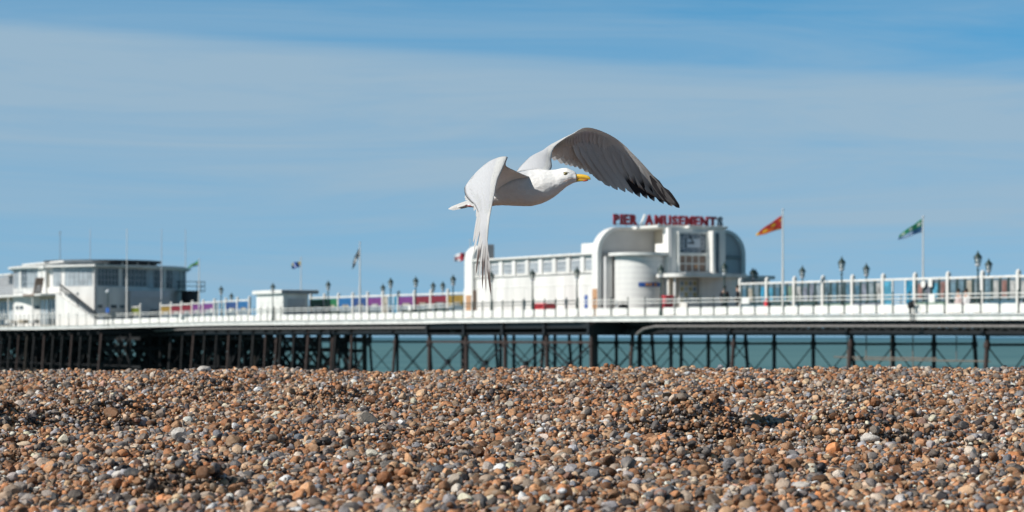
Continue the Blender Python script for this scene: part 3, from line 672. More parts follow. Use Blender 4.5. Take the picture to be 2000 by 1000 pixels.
for a0 in (-.35,-.2,.0):
    vs = []
    for a in np.linspace(a0,a0+.11,4):
        for z in (2.06,2.24): vs.append((TS+(TR+.045)*math.cos(a),TV+(TR+.045)*math.sin(a),z))
    hp('sign_mark', MB().add(vs,[(2*i,2*i+2,2*i+3,2*i+1) for i in range(3)]), ORANGE)
# clock block
BX = -22.3; B0, B1_ = -.95, 3.65
hp('clock_block', MB().box(-26.2,BX-.01,B0,B1_,0,4.33), WALL)
hp('clock_block', MB().box(-23.0,BX,B0,B1_,4.33,6.0).box(-26.2,-23.0,.35,B1_,4.33,5.99), WALL)
hp('cornice', MB().bbox(-26.2,BX+.14,.6,B1_+.12,6.0,6.18,.03), WHITE)
hp('balcony_slab', MB().bbox(-26.2,-22.7,-1.55,.6,6.0,6.2,.03), WHITE)
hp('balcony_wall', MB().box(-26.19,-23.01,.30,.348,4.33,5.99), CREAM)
hp('balcony_parapet', MB().bbox(-24.0,-23.01,B0,B0+.12,4.33,4.95,.02), WALL)
fr = MB()
for a, b, c, d in ((-.28,-.16,2.95,5.75),(1.97,2.12,2.95,5.75),(-.16,1.97,5.62,5.75),(-.16,1.97,4.12,4.32),(-.16,1.97,2.95,3.05)): fr.box(BX+.02,BX+.22,a,b,c,d)
hp('clock_frame', fr, WHITE)
hp('fin', MB().bbox(BX+.0,BX+.75,2.12,2.34,2.7,5.82,.02), WHITE)
hp('side_window', MB().box(BX+.01,BX+.05,2.5,3.1,2.9,5.7), GLASSD)
ck = thing('clock', 'large square clock with block hour marks on the front of the white hall', 'clock', BX+.06, .90, bz+4.97)
part('dial', MB().box(-.03,.03,-1.06,1.06,-.65,.65), GLASSC, ck)
part('centre', MB().box(.03,.05,-.42,.62,-.30,.32), CLOCKW, ck)
cm_ = mat('clock_marks', (.02,.03,.045), .5)
ringm = mat('clock_ring', (.50,.54,.60), .5)
for k in range(12):
    a = 2*PI*k/12; cx, cz = math.sin(a), math.cos(a); q = max(abs(cx),abs(cz)); y = cx/q*.82+.0; z = cz/q*.5
    hm = part('hour_mark', MB().box(.03,.045,y-.17,y+.17,z-.13,z+.13), ringm, ck)
    part('numeral_bar', MB().box(.045,.055,y-.11,y-.04,z-.09,z+.09).box(.045,.055,y+.01,y+.08,z-.09,z+.09), cm_, hm)
for nm, a, l, w_ in (('hour_hand', math.radians(272), .45, .05), ('minute_hand', math.radians(326), .62, .035)):
    d = Vector((0,math.sin(a),math.cos(a))); part(nm, MB().beam(Vector((.07,.1,0)), Vector((.07,.1,0))+d*l, .02, w_*2), cm_, ck)
wn = hp('window', MB().box(BX+.01,BX+.06,-.16,1.97,3.05,4.12), BROWNW)
m = MB()
for y in (.37,.90,1.42): m.box(BX+.06,BX+.11,y-.03,y+.03,3.05,4.12)
m.box(BX+.06,BX+.11,-.16,1.97,3.55,3.62); hp('mullion', m, WHITE, wn)
hp('blind', MB().box(BX+.065,BX+.09,1.07,1.34,3.3,3.53), BRICK, wn)
# entrance canopy, doors and small drum
cp = [(-22.3,-1.9)]+[(-21.0+1.3*math.sin(a),-1.2-.9*math.cos(a)) for a in np.linspace(0,PI/2,7)]+[(-19.7,3.2)]+[(-20.6+.9*math.cos(a),3.2+.9*math.sin(a)) for a in np.linspace(0,PI/2,7)]+[(-22.3,4.1)]
hp('canopy', MB().prism(cp,2.62,2.86), WHITE)
hp('canopy', MB().bbox(-26.2,-22.2,3.66,7.7,2.6,2.84,.03), WHITE)
hp('upstand', MB().box(-22.28,-21.6,.0,2.6,2.86,3.0), LEADR)
hp('canopy_post', MB().tube((-20.6,-1.5,0),(-20.6,-1.5,2.62),.1,n=12), WHITE)
hp('drum', MB().drum(-21.6,2.55,1.32,0,2.62,n=40), WALL)
for z in np.arange(.35,2.5,.37): hp('course_line', MB().drum(-21.6,2.55,1.332,z,z+.02,n=40), GREYW)
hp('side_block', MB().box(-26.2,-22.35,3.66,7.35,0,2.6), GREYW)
hp('entrance_back', MB().box(-22.3,-22.25,-.9,-.25,0,2.6), CREAM)
yl = mat('yellow_pane', (.42,.38,.20), .4); bl = mat('blue_pane', (.20,.28,.36), .3)
dr = hp('entrance_door', MB().box(-22.2,-22.12,-.2,1.25,0,2.5), WHITE)
for i in range(4):
    for j in range(4):
        c = yl if (i+j) % 2 == 0 and rr.random() < .8 else bl if rr.random() < .5 else GLASSL
        hp('pane', MB().box(-22.12,-22.10,-.12+i*.34,.14+i*.34,.95+j*.38,1.25+j*.38), c, dr)
hp('ticket_booth', MB().bbox(-21.9,-21.0,-.3,1.4,0,.95,.04), WHITE)
hp('downpipe', MB().tube((BX+.06,B0+.15,3.0),(BX+.06,B0+.15,6.0),.04,n=8), GREYW)
hp('wall_vent', MB().box(-26.25,-26.1,5.2,5.8,3.2,3.7), LEADR)
hp('roof_stub', MB().tube((-22.5,3.3,2.84),(-22.5,3.3,3.3),.07,n=8), ALU)
# rooftop letters: each one an extruded letter with thin struts
sign = thing('roof_sign', 'red rooftop letters reading PIER AMUSEMENTS with a grey last letter', 'sign', -25.2, 0, 0)
def letter(ch):
    c = bpy.data.curves.new('letter','FONT'); c.body = ch; c.extrude = .06; c.offset = .052; c.size = .93; c.resolution_u = 3
    o = bpy.data.objects.new('tmp', c); C.objects.link(o); dg = bpy.context.evaluated_depsgraph_get()
    me = bpy.data.meshes.new_from_object(o.evaluated_get(dg)); bpy.data.objects.remove(o)
    return me

def lay(word, v0, v1, last_grey=False):
    mes = [letter(ch) for ch in word]; ws_ = []
    for me in mes:
        x = [v.co.x for v in me.vertices]; ws_.append((min(x), max(x)))
    tot = sum(b-a for a,b in ws_); gap = (v1-v0-tot)/(len(word)-1) if len(word) > 1 else 0; k_ = 1.0
    if gap < .085: k_ = (v1-v0-.085*(len(word)-1))/tot; gap = .085
    x = v0
    for i, (me, (a,b)) in enumerate(zip(mes, ws_)):
        M = Matrix(((0,0,1,0),(k_,0,0,x-a*k_),(0,1,0,0),(0,0,0,1))); me.transform(M)
        gz = last_grey and i == len(word)-1
        me.materials.clear(); me.materials.append(LETGREY if gz else LETTER)
        o = link('letter', me, sign); o.location = (0,0,7.66)
        if gz: o['label'] = 'grey last letter'
        x += (b-a)*k_+gap
lay('PIER', -3.55, -1.62); lay('AMUSEMENTS', -1.05, 5.32, True)
part('letter_sunlit_bar', MB().beam((-.02,-1.33,7.68),(-.02,-1.02,8.36),.20,.07), WHITE, sign, 'white bar painted as the sunlit side of the letter A')  # added white bar: sunlight on the side of the A put into colour
part('rail', MB().box(-.12,-.06,-3.5,5.3,7.62,7.68), LEADR, sign)
for y in np.arange(-3.3,5.4,.85): part('strut', MB().tube((-.1,y,7.3),(-.1,y,7.66),.025,n=6), ALU, sign)

# ------------------------------------------------------------------ flat roofed kiosk
k0 = sv(503,-4.3); k1 = sv(555,-4.3)
kz = DECK+dz(k1); kb = thing('kiosk', 'flat roofed white kiosk on the near edge of the pier', 'kiosk', k1, -4.3, kz)
kw = k1-k0; kd = 2.3
part('wall', MB().box(-kw,0,-.1,kd,0,2.38), WHITE, kb)
part('roof', MB().bbox(-kw-.3,.3,-.4,kd+.9,2.38,2.72,.03), WHITE, kb)
part('fascia', MB().bbox(.301,.34,-.38,kd+.85,2.37,2.70,.01), LEADR, kb)
for k in range(4): part('door_panel', MB().bbox(-kw+.4+k*kw/4.3,-kw+.4+(k+.8)*kw/4.3,-.13,-.1,.1,1.8,.01), WHITE, kb)
part('shutter', MB().box(.0,.02,.3,kd-.3,.3,1.95), GREYW, kb)

# ------------------------------------------------------------------ round pavilion at the sea end
PS, PV, PR = -145.0, .6, 9.6; pz = 1.05
pav = thing('round_pavilion', 'round two storey white pavilion at the left end of the pier', 'building', PS, PV, pz)
def pp(name, mb, m, parent=None, label=None):
    return part(name, mb, m, parent or pav, label)
NS = 48
pp('wall', MB().drum(0,0,PR,-.2,4.25,n=NS), WALL)
pp('wall', MB().drum(0,0,PR-.6,4.25,6.45,n=NS), GREYW)
pp('cornice', MB().drum(0,0,PR+.55,6.45,6.62,n=NS), WHITE)
pp('cornice', MB().drum(0,0,PR+.30,6.28,6.45,n=NS), WALL)
pp('roof', MB().drum(0,0,PR+.1,6.62,6.72,n=NS), LEADR)
pp('clerestory', MB().drum(-.8,.6,5.9,6.72,7.2,n=NS), DARKR)
pp('roof', MB().drum(-.8,.6,6.6,7.2,7.42,n=NS), DARKR)
for k in range(14):
    a = -2.2+k*.32; pp('roof_post', MB().tube((5.95*math.cos(a)-.8,5.95*math.sin(a)+.6,6.7),(5.95*math.cos(a)-.8,5.95*math.sin(a)+.6,7.2),.12,n=6), WHITE)
pp('course_line', MB().drum(0,0,PR+.02,4.19,4.27,n=NS), WHITE)
pp('course_line', MB().drum(0,0,PR+.015,1.7,1.74,n=NS), GREYW)
# upper windows: bays between broad piers
nbw = 16
for k in range(nbw):
    a0 = 2*PI*k/nbw+.1; a1 = a0+2*PI/nbw
    pa = a0; pp('pier_strip', MB().box(-.14,.14,-.22,.22,4.25,6.3), WALL).matrix_local = Matrix.Translation((PR*math.cos(pa)*.985,PR*math.sin(pa)*.985,0)) @ Matrix.Rotation(pa,4,'Z')
    wn = None; npn = 5
    for j in range(npn):
        b0 = a0+.03+(a1-a0-.06)*j/npn; b1 = a0+.03+(a1-a0-.06)*(j+1)/npn; R_w = PR-.12
        p = [(R_w*math.cos(b0),R_w*math.sin(b0)),(R_w*math.cos(b1),R_w*math.sin(b1))]
        m = MB().add([(p[0][0],p[0][1],4.3),(p[1][0],p[1][1],4.3),(p[1][0],p[1][1],6.28),(p[0][0],p[0][1],6.28)],[(0,1,2,3)])
        wn = pp('window', m, GLASSD if rr.random() < .55 else GLASSL)
        q = Vector((p[0][0],p[0][1],0))*1.004; r_ = Vector((p[1][0],p[1][1],0))*1.004
        fm = MB().tube(q+Vector((0,0,4.3)),q+Vector((0,0,6.28)),.035,n=5).beam(q+Vector((0,0,4.95)),r_+Vector((0,0,4.95)),.05,.04).beam(q+Vector((0,0,5.6)),r_+Vector((0,0,5.6)),.05,.04)
        pp('frame', fm, ALU, wn)
for a in (-2.05,-1.85,-1.55,-1.42,-1.12,-.95,-.5,-.35,.0,.14,.3,.55,.7):
    pp('small_window', MB().box(-.03,.03,-.38,.38,1.95,2.3), GLASSD).matrix_local = Matrix.Translation((PR*1.003*math.cos(a),PR*1.003*math.sin(a),0)) @ Matrix.Rotation(a,4,'Z')
# bow shaped front: a bright flat side and a shaded face meeting at a corner
BA, BB, BC = (6.32,-8.1), (12.5,-4.8), (9.3,2.6)
pp('bow_wall', MB().prism([BA, BB, BC, (3,1), (3,-8.1)], -.2, 4.25), WALL)
pp('bow_wall', MB().prism([(6.32,-7.9), (12.15,-4.75), (9.1,2.5), (3,1), (3,-7.9)], 4.25, 6.45), WALL)
pp('bow_cornice', MB().prism([(6.1,-8.75), (13.3,-5.1), (9.9,3.0), (3,1), (3,-8.75)], 6.46, 6.64), WHITE)
def face_windows(P, Q, z0, z1, bays, g):
    P, Q = Vector((*P,0)), Vector((*Q,0)); d = (Q-P); l = d.length; d /= l; n_ = Vector((d.y,-d.x,0))
    for a, b, k in bays:
        p, q = P+d*l*a, P+d*l*b; m = MB(); e = n_*.03
        m.add([p+e+Vector((0,0,z0)),q+e+Vector((0,0,z0)),q+e+Vector((0,0,z1)),p+e+Vector((0,0,z1)),p-e+Vector((0,0,z0)),q-e+Vector((0,0,z0)),q-e+Vector((0,0,z1)),p-e+Vector((0,0,z1))],[(0,1,2,3),(5,4,7,6),(4,0,3,7),(1,5,6,2),(3,2,6,7),(4,5,1,0)])
        wn = pp('window', m, g); f = MB(); e = n_*.05
        if k:
            for i in range(k+1): c = p.lerp(q, i/k)+e; f.tube(c+Vector((0,0,z0)), c+Vector((0,0,z1)), .035, n=5)
            for z in (z0, z0+(z1-z0)*.33, z0+(z1-z0)*.66, z1): f.beam(p+e+Vector((0,0,z)), q+e+Vector((0,0,z)), .05, .045)
            pp('frame', f, ALU, wn)
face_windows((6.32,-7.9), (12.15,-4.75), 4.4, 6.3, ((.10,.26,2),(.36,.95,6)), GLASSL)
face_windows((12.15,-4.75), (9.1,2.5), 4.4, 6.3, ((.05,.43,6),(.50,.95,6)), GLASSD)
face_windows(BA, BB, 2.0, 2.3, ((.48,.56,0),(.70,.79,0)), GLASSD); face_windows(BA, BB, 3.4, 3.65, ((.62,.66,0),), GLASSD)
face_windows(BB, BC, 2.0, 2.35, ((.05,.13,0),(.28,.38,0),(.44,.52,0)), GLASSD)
pp('drainpipe', MB().tube((BB[0]+.08,BB[1]-.05,-.1),(BB[0]+.08,BB[1]-.05,6.4),.10,n=8), LEADR)
pp('porch', MB().bbox(PR-1,PR+1.6,-.4,4.2,-.1,3.9,.03), GREYW); pp('porch_band', MB().bbox(PR+1.6,PR+1.66,-.3,4.1,3.15,3.9,.02), ALU)
pp('door', MB().box(PR+1.6,PR+1.65,1.9,2.9,0,1.9), GLASSD)
# straight wing to the left with porch and terrace
WX0 = -62
pp('wing_wall', MB().box(WX0,11.0,-8.4,-7.9,-.2,3.3), CREAM)
pp('wing_wall', MB().box(WX0,-10,-7.9,6,-.2,3.3), GREYW)
pp('terrace', MB().bbox(WX0,11.2,-10.4,-7.8,3.3,3.52,.03), WHITE)
pp('terrace', MB().box(5.0,9.0,-10.46,-10.41,3.32,3.50), BROWNW, label='brown section of the terrace edge')
pp('wing_wall', MB().box(-3.6,6.3,-8.3,-7.3,3.52,6.3), WALL)
pp('wing_roof', MB().bbox(-4.2,6.7,-8.7,-5.5,6.31,6.60,.03), WHITE)
pp('back_block', MB().box(WX0,-9.9,-6.2,7,3.52,6.0), LEADR)
pp('back_roof', MB().bbox(-14.5,-9.0,-7.6,-5.8,6.0,6.15,.02), WHITE)
pp('roof_light', MB().box(-9.5,4.5,-5.4,-1.0,6.5,7.05), WALL)
pp('roof', MB().bbox(-10.2,5.0,-5.9,-.6,7.05,7.28,.03), WHITE)
for k in range(5): pp('window', MB().box(-8.6+k*2.4,-6.9+k*2.4,-5.43,-5.4,6.6,6.95), GLASSL)
for k in range(3):
    x = -2.9+k*3.0; wn = pp('window', MB().box(x,x+1.9,-8.34,-8.3,4.45,6.0), GLASSL)
    pp('frame', MB().box(x-.14,x,-8.38,-8.3,4.35,6.1).box(x+1.9,x+2.04,-8.38,-8.3,4.35,6.1).box(x,x+1.9,-8.38,-8.3,5.2,5.28).box(x,x+1.9,-8.38,-8.3,4.35,4.45), WHITE, wn)
pp('door', MB().box(6.3,6.34,-8.1,-7.4,3.55,5.9), CREAM)
for k in range(18):
    x = 10.6-k*3.0; wn = pp('porch_window', MB().box(x-2.6,x,-8.44,-8.4,.2,2.9), GLASSL if k % 3 else GLASSD)
    pp('frame', MB().box(x-2.74,x-2.6,-8.5,-8.4,0,3.0).box(x-1.37,x-1.23,-8.5,-8.4,0,3.0).box(x-2.6,x,-8.5,-8.42,1.4,1.48), WHITE, wn)
    if k % 3 == 1: pp('porch_post', MB().tube((x+.2,-10.2,0),(x+.2,-10.2,3.3),.07,n=8), WHITE)
tr_ = MB()
for z in (3.85,4.1,4.35): tr_.tube((-30,-10.3,z),(10.9,-10.3,z),.03,n=6)
for k in range(28): tr_.tube((-30+k*1.5,-10.3,3.5),(-30+k*1.5,-10.3,4.4),.03,n=6)
pp('terrace_rail', tr_, ALU)
pp('terrace_panel', MB().bbox(-9.0,-5.0,-10.38,-10.33,3.55,4.45,.01), WHITE)
# outside stair: white raking wall and dark handrail
pp('stair_wall', MB().yprism([(12.0,-.2),(25.6,-.2),(25.6,.45),(12.0,3.6)],-9.0,-8.7), WHITE)
m = MB()
for k in range(13): m.box(13.2+k*.95,14.15+k*.95,-8.7,-7.6,-.1,3.45-k*.25)
pp('stair_flight', m, WALL)
pp('handrail', MB().tube((13.2,-8.85,4.4),(25.6,-8.85,1.1),.11,n=8).tube((13.2,-8.85,4.0),(25.6,-8.85,.8),.07,n=8).tube((13.2,-8.85,3.5),(13.2,-8.85,4.4),.05,n=6).tube((19,-8.85,2.0),(19,-8.85,2.8),.05,n=6), IRON)
# dark tank and its railed platform on the right flank
t_ = thing('water_tank', 'black tank on a railed platform right of the round pavilion', 'tank', sv(371,8.2), 8.2, pz)
part('tank', MB().tube((0,0,1.9),(0,0,3.9),.95,.95,16), BLACK, t_); part('platform', MB().box(-1.2,1.2,-1.3,1.3,3.9,4.0).box(-.8,.8,-.8,.8,0,1.9), IRON, t_)
m = MB()
for z in (4.5,5.0): m.tube((-1.2,-1.3,z),(1.2,-1.3,z),.04,n=5).tube((1.2,-1.3,z),(1.2,1.3,z),.04,n=5).tube((-1.2,1.3,z),(1.2,1.3,z),.04,n=5)
for x in (-1.2,0,1.2):
    for y in (-1.3,1.3): m.tube((x,y,4.0),(x,y,5.0),.04,n=5)
part('rail', m, IRON, t_)
# things on the terrace and in the porch
o = solo('sun_blind', MB().beam((0,0,0),(1.1,0,1.75),.9,.12), BROWNW, 'brown sloping folded blind on the pavilion terrace', 'blind', sv(72,-9.4), -9.4, zp(72,-9.4,575), None)
for i, (px, lb) in enumerate(((20,'white cafe table leftmost in the pavilion porch'),(45,'cream cafe table in the middle of the pavilion porch'),(66,'white cafe table right hand in the pavilion porch'))):
    s = sv(px,-9.6); t_ = thing('cafe_table', lb, 'table', s, -9.6, 1.05, 'cafe tables in the pavilion porch')
    part('tabletop', MB().tube((0,0,.72),(0,0,.76),.55,n=20), WHITE, t_); part('cloth', MB().lathe([(.56,.765),(.58,.7),(.62,.35)],18), CREAM if i == 1 else WHITE, t_); part('leg', MB().tube((0,0,0),(0,0,.72),.05,n=8).tube((0,0,0),(0,0,.04),.3,n=12), IRON, t_)
s = sv(211,-6.6); t_ = thing('sign_post', 'small blue sign on a post before the round pavilion', 'sign', sv(211,-8.6), -8.6, 1.1)
part('post', MB().tube((0,0,0),(0,0,3.3),.05,n=8), GREEN, t_); part('sign_board', MB().bbox(-.45,.6,-.1,-.05,1.25,1.75,.01), BLUEP, t_); part('lamp_head', MB().lathe([(.05,3.2),(.3,3.35),(.12,3.55),(0,3.6)],10), ALU, t_)
t_ = thing('antenna', 'tall thin antenna mast on the pavilion roof', 'antenna', PS-3, PV-4, pz+7.28)
s = None
for a in np.arange(-10,10,.05):
    if abs(1000+F*W(PS+a,PV-3).x/W(PS+a,PV-3).y-118) < .8: t_.location = W(PS+a, PV-3, pz+7.28); break
part('mast', MB().tube((0,0,0),(0,0,3.6),.05,.03,6), LEADR, t_); part('aerial', MB().tube((-.5,0,3.2),(.3,0,3.5),.02,n=5).tube((-.4,0,2.8),(.3,0,2.8),.02,n=5).lathe([(.0,3.4),(.12,3.5),(.0,3.65)],8), LEADR, t_)

# ------------------------------------------------------------------ people
def skin(name, joints, edges, radii, m, parent=None, sub=1):
    me = bpy.data.meshes.new(name); me.from_pydata(joints, edges, []); o = bpy.data.objects.new(name, me); C.objects.link(o)
    o.modifiers.new('s','SKIN'); sl_ = me.skin_vertices[0].data
    for i, r in enumerate(radii): sl_[i].radius = (r, r) if not isinstance(r, tuple) else r
    sl_[0].use_root = True; md = o.modifiers.new('d','SUBSURF'); md.levels = sub; md.render_levels = sub
    dg = bpy.context.evaluated_depsgraph_get(); m2 = bpy.data.meshes.new_from_object(o.evaluated_get(dg)); bpy.data.objects.remove(o)
    m2.materials.clear(); m2.materials.append(m); m2.polygons.foreach_set('use_smooth', [True]*len(m2.polygons)); m2.name = name
    return link(name, m2, parent)
FLESH = mat('skin', (.50,.30,.22), .6)
HAIRD = mat('dark_hair', (.02,.016,.013), .8); JACK = mat('navy_jacket', (.012,.014,.022), .8, .2, 6); TROU = mat('dark_trousers', (.03,.03,.035), .8, .2, 6)
PINKC = mat('pale_pink_shirt', (.62,.50,.48), .8, .15, 6); WHITC = mat('white_shirt', (.7,.7,.7), .8, .15, 6)
def person(label, s, v, sit=False, top=JACK, legs=TROU, yaw=0, group=None):
    t_ = thing('person', label, 'person', s, v, DECK+dz(s), group); t_.rotation_euler.z += yaw; t_.scale = (1.05,)*3
    # faces local -y
    if not sit:
        hip = .92; kn = [(-.09,-.02,.5),(.10,-.03,.5)]; an = [(-.10,.02,.09),(.12,-.0,.09)]; base = 0
    else:
        hip = .50; kn = [(-.12,-.42,.50),(.12,-.42,.50)]; an = [(-.12,-.40,.09),(.12,-.46,.09)]; base = 0
    J = [(0,0,hip),(0,.01,hip+.22),(0,.0,hip+.42),(0,-.01,hip+.55),(0,-.03,hip+.66),(0,-.035,hip+.78),
         (-.10,0,hip-.04),kn[0],an[0],(an[0][0],an[0][1]-.17,.04),(.10,0,hip-.04),kn[1],an[1],(an[1][0],an[1][1]-.17,.04),
         (-.19,0,hip+.46),(-.25,.02,hip+.20),(-.22,-.10,hip-.02),(.19,0,hip+.46),(.25,.02,hip+.20),(.22,-.10,hip-.02),(-.21,-.13,hip-.10),(.21,-.13,hip-.10)]
    E_ = [(0,1),(1,2),(2,3),(3,4),(4,5),(0,6),(6,7),(7,8),(8,9),(0,10),(10,11),(11,12),(12,13),(2,14),(14,15),(15,16),(2,17),(17,18),(18,19),(16,20),(19,21)]
    R = [(.15,.10),(.14,.10),(.16,.11),(.06,.055),(.085,.10),(.075,.09),.08,.055,.04,.04,.08,.055,.04,.04,.055,.045,.03,.055,.045,.03,.035,.035]
    skin('body', J, E_, R, FLESH, t_, 1)
    sub_ = [0,1,2,14,15,16,17,18,19]; mp = {j:i for i,j in enumerate(sub_)}
    JJ = [J[j] for j in sub_]; JJ[mp[0]] = (0,0,hip-.02)
    skin('jacket', JJ, [(mp[a],mp[b]) for a,b in E_ if a in mp and b in mp], [(.19,.13),(.175,.13),(.19,.135),.075,.065,.05,.075,.065,.05], top, t_, 1)
    sub_ = [0,6,7,8,10,11,12]; mp = {j:i for i,j in enumerate(sub_)}
    skin('trousers', [J[j] for j in sub_], [(mp[a],mp[b]) for a,b in E_ if a in mp and b in mp], [(.16,.12),.10,.075,.065,.10,.075,.065], legs, t_, 1)
    part('hair', MB().lathe([(.097,hip+.70),(.105,hip+.77),(.09,hip+.84),(.05,hip+.885),(0,hip+.90)],14,(0,-.015)), HAIRD, t_)
    for x in (-.11,.11): part('shoe', MB().bbox(x-.05,x+.05,an[0][1]-.22,an[0][1]+.06,0,.09,.03), BLACK, t_)
    return t_
person('left hand man in a dark jacket standing beside the lamp post', sv(1415,-3.7), -3.7, yaw=1.2, group=None)
person('right hand man in a dark jacket near the glazed screen', sv(1441,-3.6), -3.6, yaw=-.8)
person('dark haired person in pale pink sitting on the right hand bench', sv(1873,-.4), -.42, True, PINKC, WHITC)
person('dark haired person in white sitting on the right hand bench', sv(1888,-.4), -.42, True, WHITC, PINKC)
# ------------------------------------------------------------------ the gull
GY = 10.3
def at(px, py, Y): return Vector(((px-1000)/F*Y, Y, (HZ-py)/F*Y))
gull = thing('gull', 'large white gull with pale grey wings flying right above the shingle', 'gull', world=at(1040, 370, GY))
G0 = gull.location.copy()
def feather_mat(name, base, rough=.75, fine=220, trans=.0, streak=(1,1,1), var=.06, bump=.25):
    m = bpy.data.materials.new(name); m.use_nodes = True; t = m.node_tree; b = t.nodes['Principled BSDF']
    b.inputs['Roughness'].default_value = rough; b.inputs['Specular IOR Level'].default_value = .2
    b.inputs['Sheen Weight'].default_value = .15
    a = t.nodes.new('ShaderNodeAttribute'); a.attribute_name = 'plumage'
    co = t.nodes.new('ShaderNodeTexCoord'); mp = t.nodes.new('ShaderNodeMapping'); mp.inputs['Scale'].default_value = streak
    uv = 'UV' if streak != (1,1,1) else 'Object'
    t.links.new(co.outputs[uv], mp.inputs[0]); n = t.nodes.new('ShaderNodeTexNoise'); n.inputs['Scale'].default_value = fine; n.inputs['Detail'].default_value = 5
    t.links.new(mp.outputs[0], n.inputs['Vector']); mr = t.nodes.new('ShaderNodeMapRange'); mr.inputs[1].default_value=.3; mr.inputs[2].default_value=.7; mr.inputs[3].default_value = 1-var; mr.inputs[4].default_value = 1+var*.3
    t.links.new(n.outputs['Fac'], mr.inputs[0]); mx = t.nodes.new('ShaderNodeMix'); mx.data_type='RGBA'; mx.blend_type='MULTIPLY'; mx.inputs['Factor'].default_value=1
    t.links.new(a.outputs['Color'], mx.inputs['A']); t.links.new(mr.outputs[0], mx.inputs['B']); t.links.new(mx.outputs['Result'], b.inputs['Base Color'])
    bp = t.nodes.new('ShaderNodeBump'); bp.inputs['Strength'].default_value = bump; bp.inputs['Distance'].default_value=.004; t.links.new(n.outputs['Fac'], bp.inputs['Height']); t.links.new(bp.outputs[0], b.inputs['Normal'])
    if name != 'body_plumage':     # thin feathers let some sunlight through
        tl = t.nodes.new('ShaderNodeBsdfTranslucent'); t.links.new(mx.outputs['Result'], tl.inputs['Color']); ms = t.nodes.new('ShaderNodeMixShader'); ms.inputs[0].default_value = .30 if name == 'wing_feathers' else .22
        t.links.new(b.outputs[0], ms.inputs[1]); t.links.new(tl.outputs[0], ms.inputs[2]); t.links.new(ms.outputs[0], t.nodes['Material Output'].inputs['Surface'])
    else:       # overlapping scale-like contour feathers
        vo = t.nodes.new('ShaderNodeTexVoronoi'); vo.inputs['Scale'].default_value = 62; m2 = t.nodes.new('ShaderNodeMapping'); m2.inputs['Scale'].default_value = (.55,1,1.1); t.links.new(co.outputs['Object'], m2.inputs[0]); t.links.new(m2.outputs[0], vo.inputs['Vector'])
        b2 = t.nodes.new('ShaderNodeBump'); b2.inputs['Strength'].default_value = .55; b2.inputs['Distance'].default_value = .003; t.links.new(vo.outputs['Distance'], b2.inputs['Height']); t.links.new(bp.outputs[0], b2.inputs['Normal']); t.links.new(b2.outputs[0], b.inputs['Normal'])
    return m
PLUM = feather_mat('body_plumage', None, fine=70, var=.07, bump=.5)
FEATH = feather_mat('wing_feathers', None, fine=6, streak=(3,22,1), var=.10, bump=.5)
WSHEET = feather_mat('wing_coverts', None, fine=6, streak=(3,22,1), var=.10, bump=.5)
def colmesh(name, vs, fs, cols, m, uvs=None, smooth=True):
    me = bpy.data.meshes.new(name); me.from_pydata([tuple(v-G0) for v in vs], [], fs); me.polygons.foreach_set('use_smooth', [smooth]*len(fs))
    at_ = me.color_attributes.new('plumage','FLOAT_COLOR','POINT'); at_.data.foreach_set('color', np.array([(*c,1) for c in cols], dtype=np.float32).ravel())
    if uvs:
        ul = me.uv_layers.new(name='UVMap')
        for lp in me.loops: ul.data[lp.index].uv = uvs[lp.vertex_index]
    me.materials.append(m); me.update(); return me
def Yb(px): return 10.44-(px-875)/275*.22
BWH = (.84,.83,.81)
ST = [(912,396,402,.010),(922,388,403,.022),(936,379,403.5,.036),(955,367,401,.050),(975,355,399.5,.060),(995,343,400,.067),(1012,336,401.5,.071),(1030,332,402.5,.073),(1045,330.5,401.5,.071),(1057,330.5,398,.066),
      (1068,332,393.5,.058),(1077,332.8,389,.049),(1085,332.3,383.5,.042),(1092,330.6,378,.038),(1099,329.5,371.5,.035),(1105,329.3,366.5,.033),(1110,330.5,363.5,.030),(1115,332.8,361,.026),(1119,335.2,359.3,.021),(1122,337.8,357.8,.016),(1125,341,356.6,.011)]
xs_ = [s[0] for s in ST]
ND = 90; NR = 48; vs, fs, cols = [], [], []
for i in range(ND+1):
    u = i/ND; px = xs_[0]+(xs_[-1]-xs_[0])*(u*.7+.3*(1-(1-u)**2)); tp, bt, hw = [float(np.interp(px, xs_, [s[k] for s in ST])) for k in (1,2,3)]
    # smooth the outline a little
    tp = np.mean([np.interp(px+d, xs_, [s[1] for s in ST]) for d in (-4,0,4)]) if px < 1095 else tp
    bt = np.mean([np.interp(px+d, xs_, [s[2] for s in ST]) for d in (-6,-3,0,3,6)]); hw = np.mean([np.interp(px+d, xs_, [s[3] for s in ST]) for d in (-6,0,6)])
    for k in range(NR):
        a = 2*PI*k/NR; ca, sa = math.cos(a), math.sin(a); y = Yb(px)-hw*ca*(1-.12*max(0,sa)); c = (tp+bt)/2; h = (bt-tp)/2
        p = at(px, c-h*sa*1.0, GY); p.y = y
        nz = noise.noise(p*38)*.0016+noise.noise(p*110)*.0008; nrm_ = Vector((0,-ca,sa)); p = p+nrm_*nz
        vs.append(p)
        g = max(0, min(1, (1050-px)/25))*max(0, min(1, (sa-.35)*4)); cols.append(tuple(BWH[j]*(1-g)+(.55,.56,.58)[j]*g for j in range(3)))
for i in range(ND):
    for k in range(NR): fs.append((i*NR+k, i*NR+(k+1)%NR, (i+1)*NR+(k+1)%NR, (i+1)*NR+k))
fs.append(tuple(range(NR-1,-1,-1))); fs.append(tuple(ND*NR+k for k in range(NR)))
body = link('body', colmesh('body', vs, fs, cols, PLUM), gull)
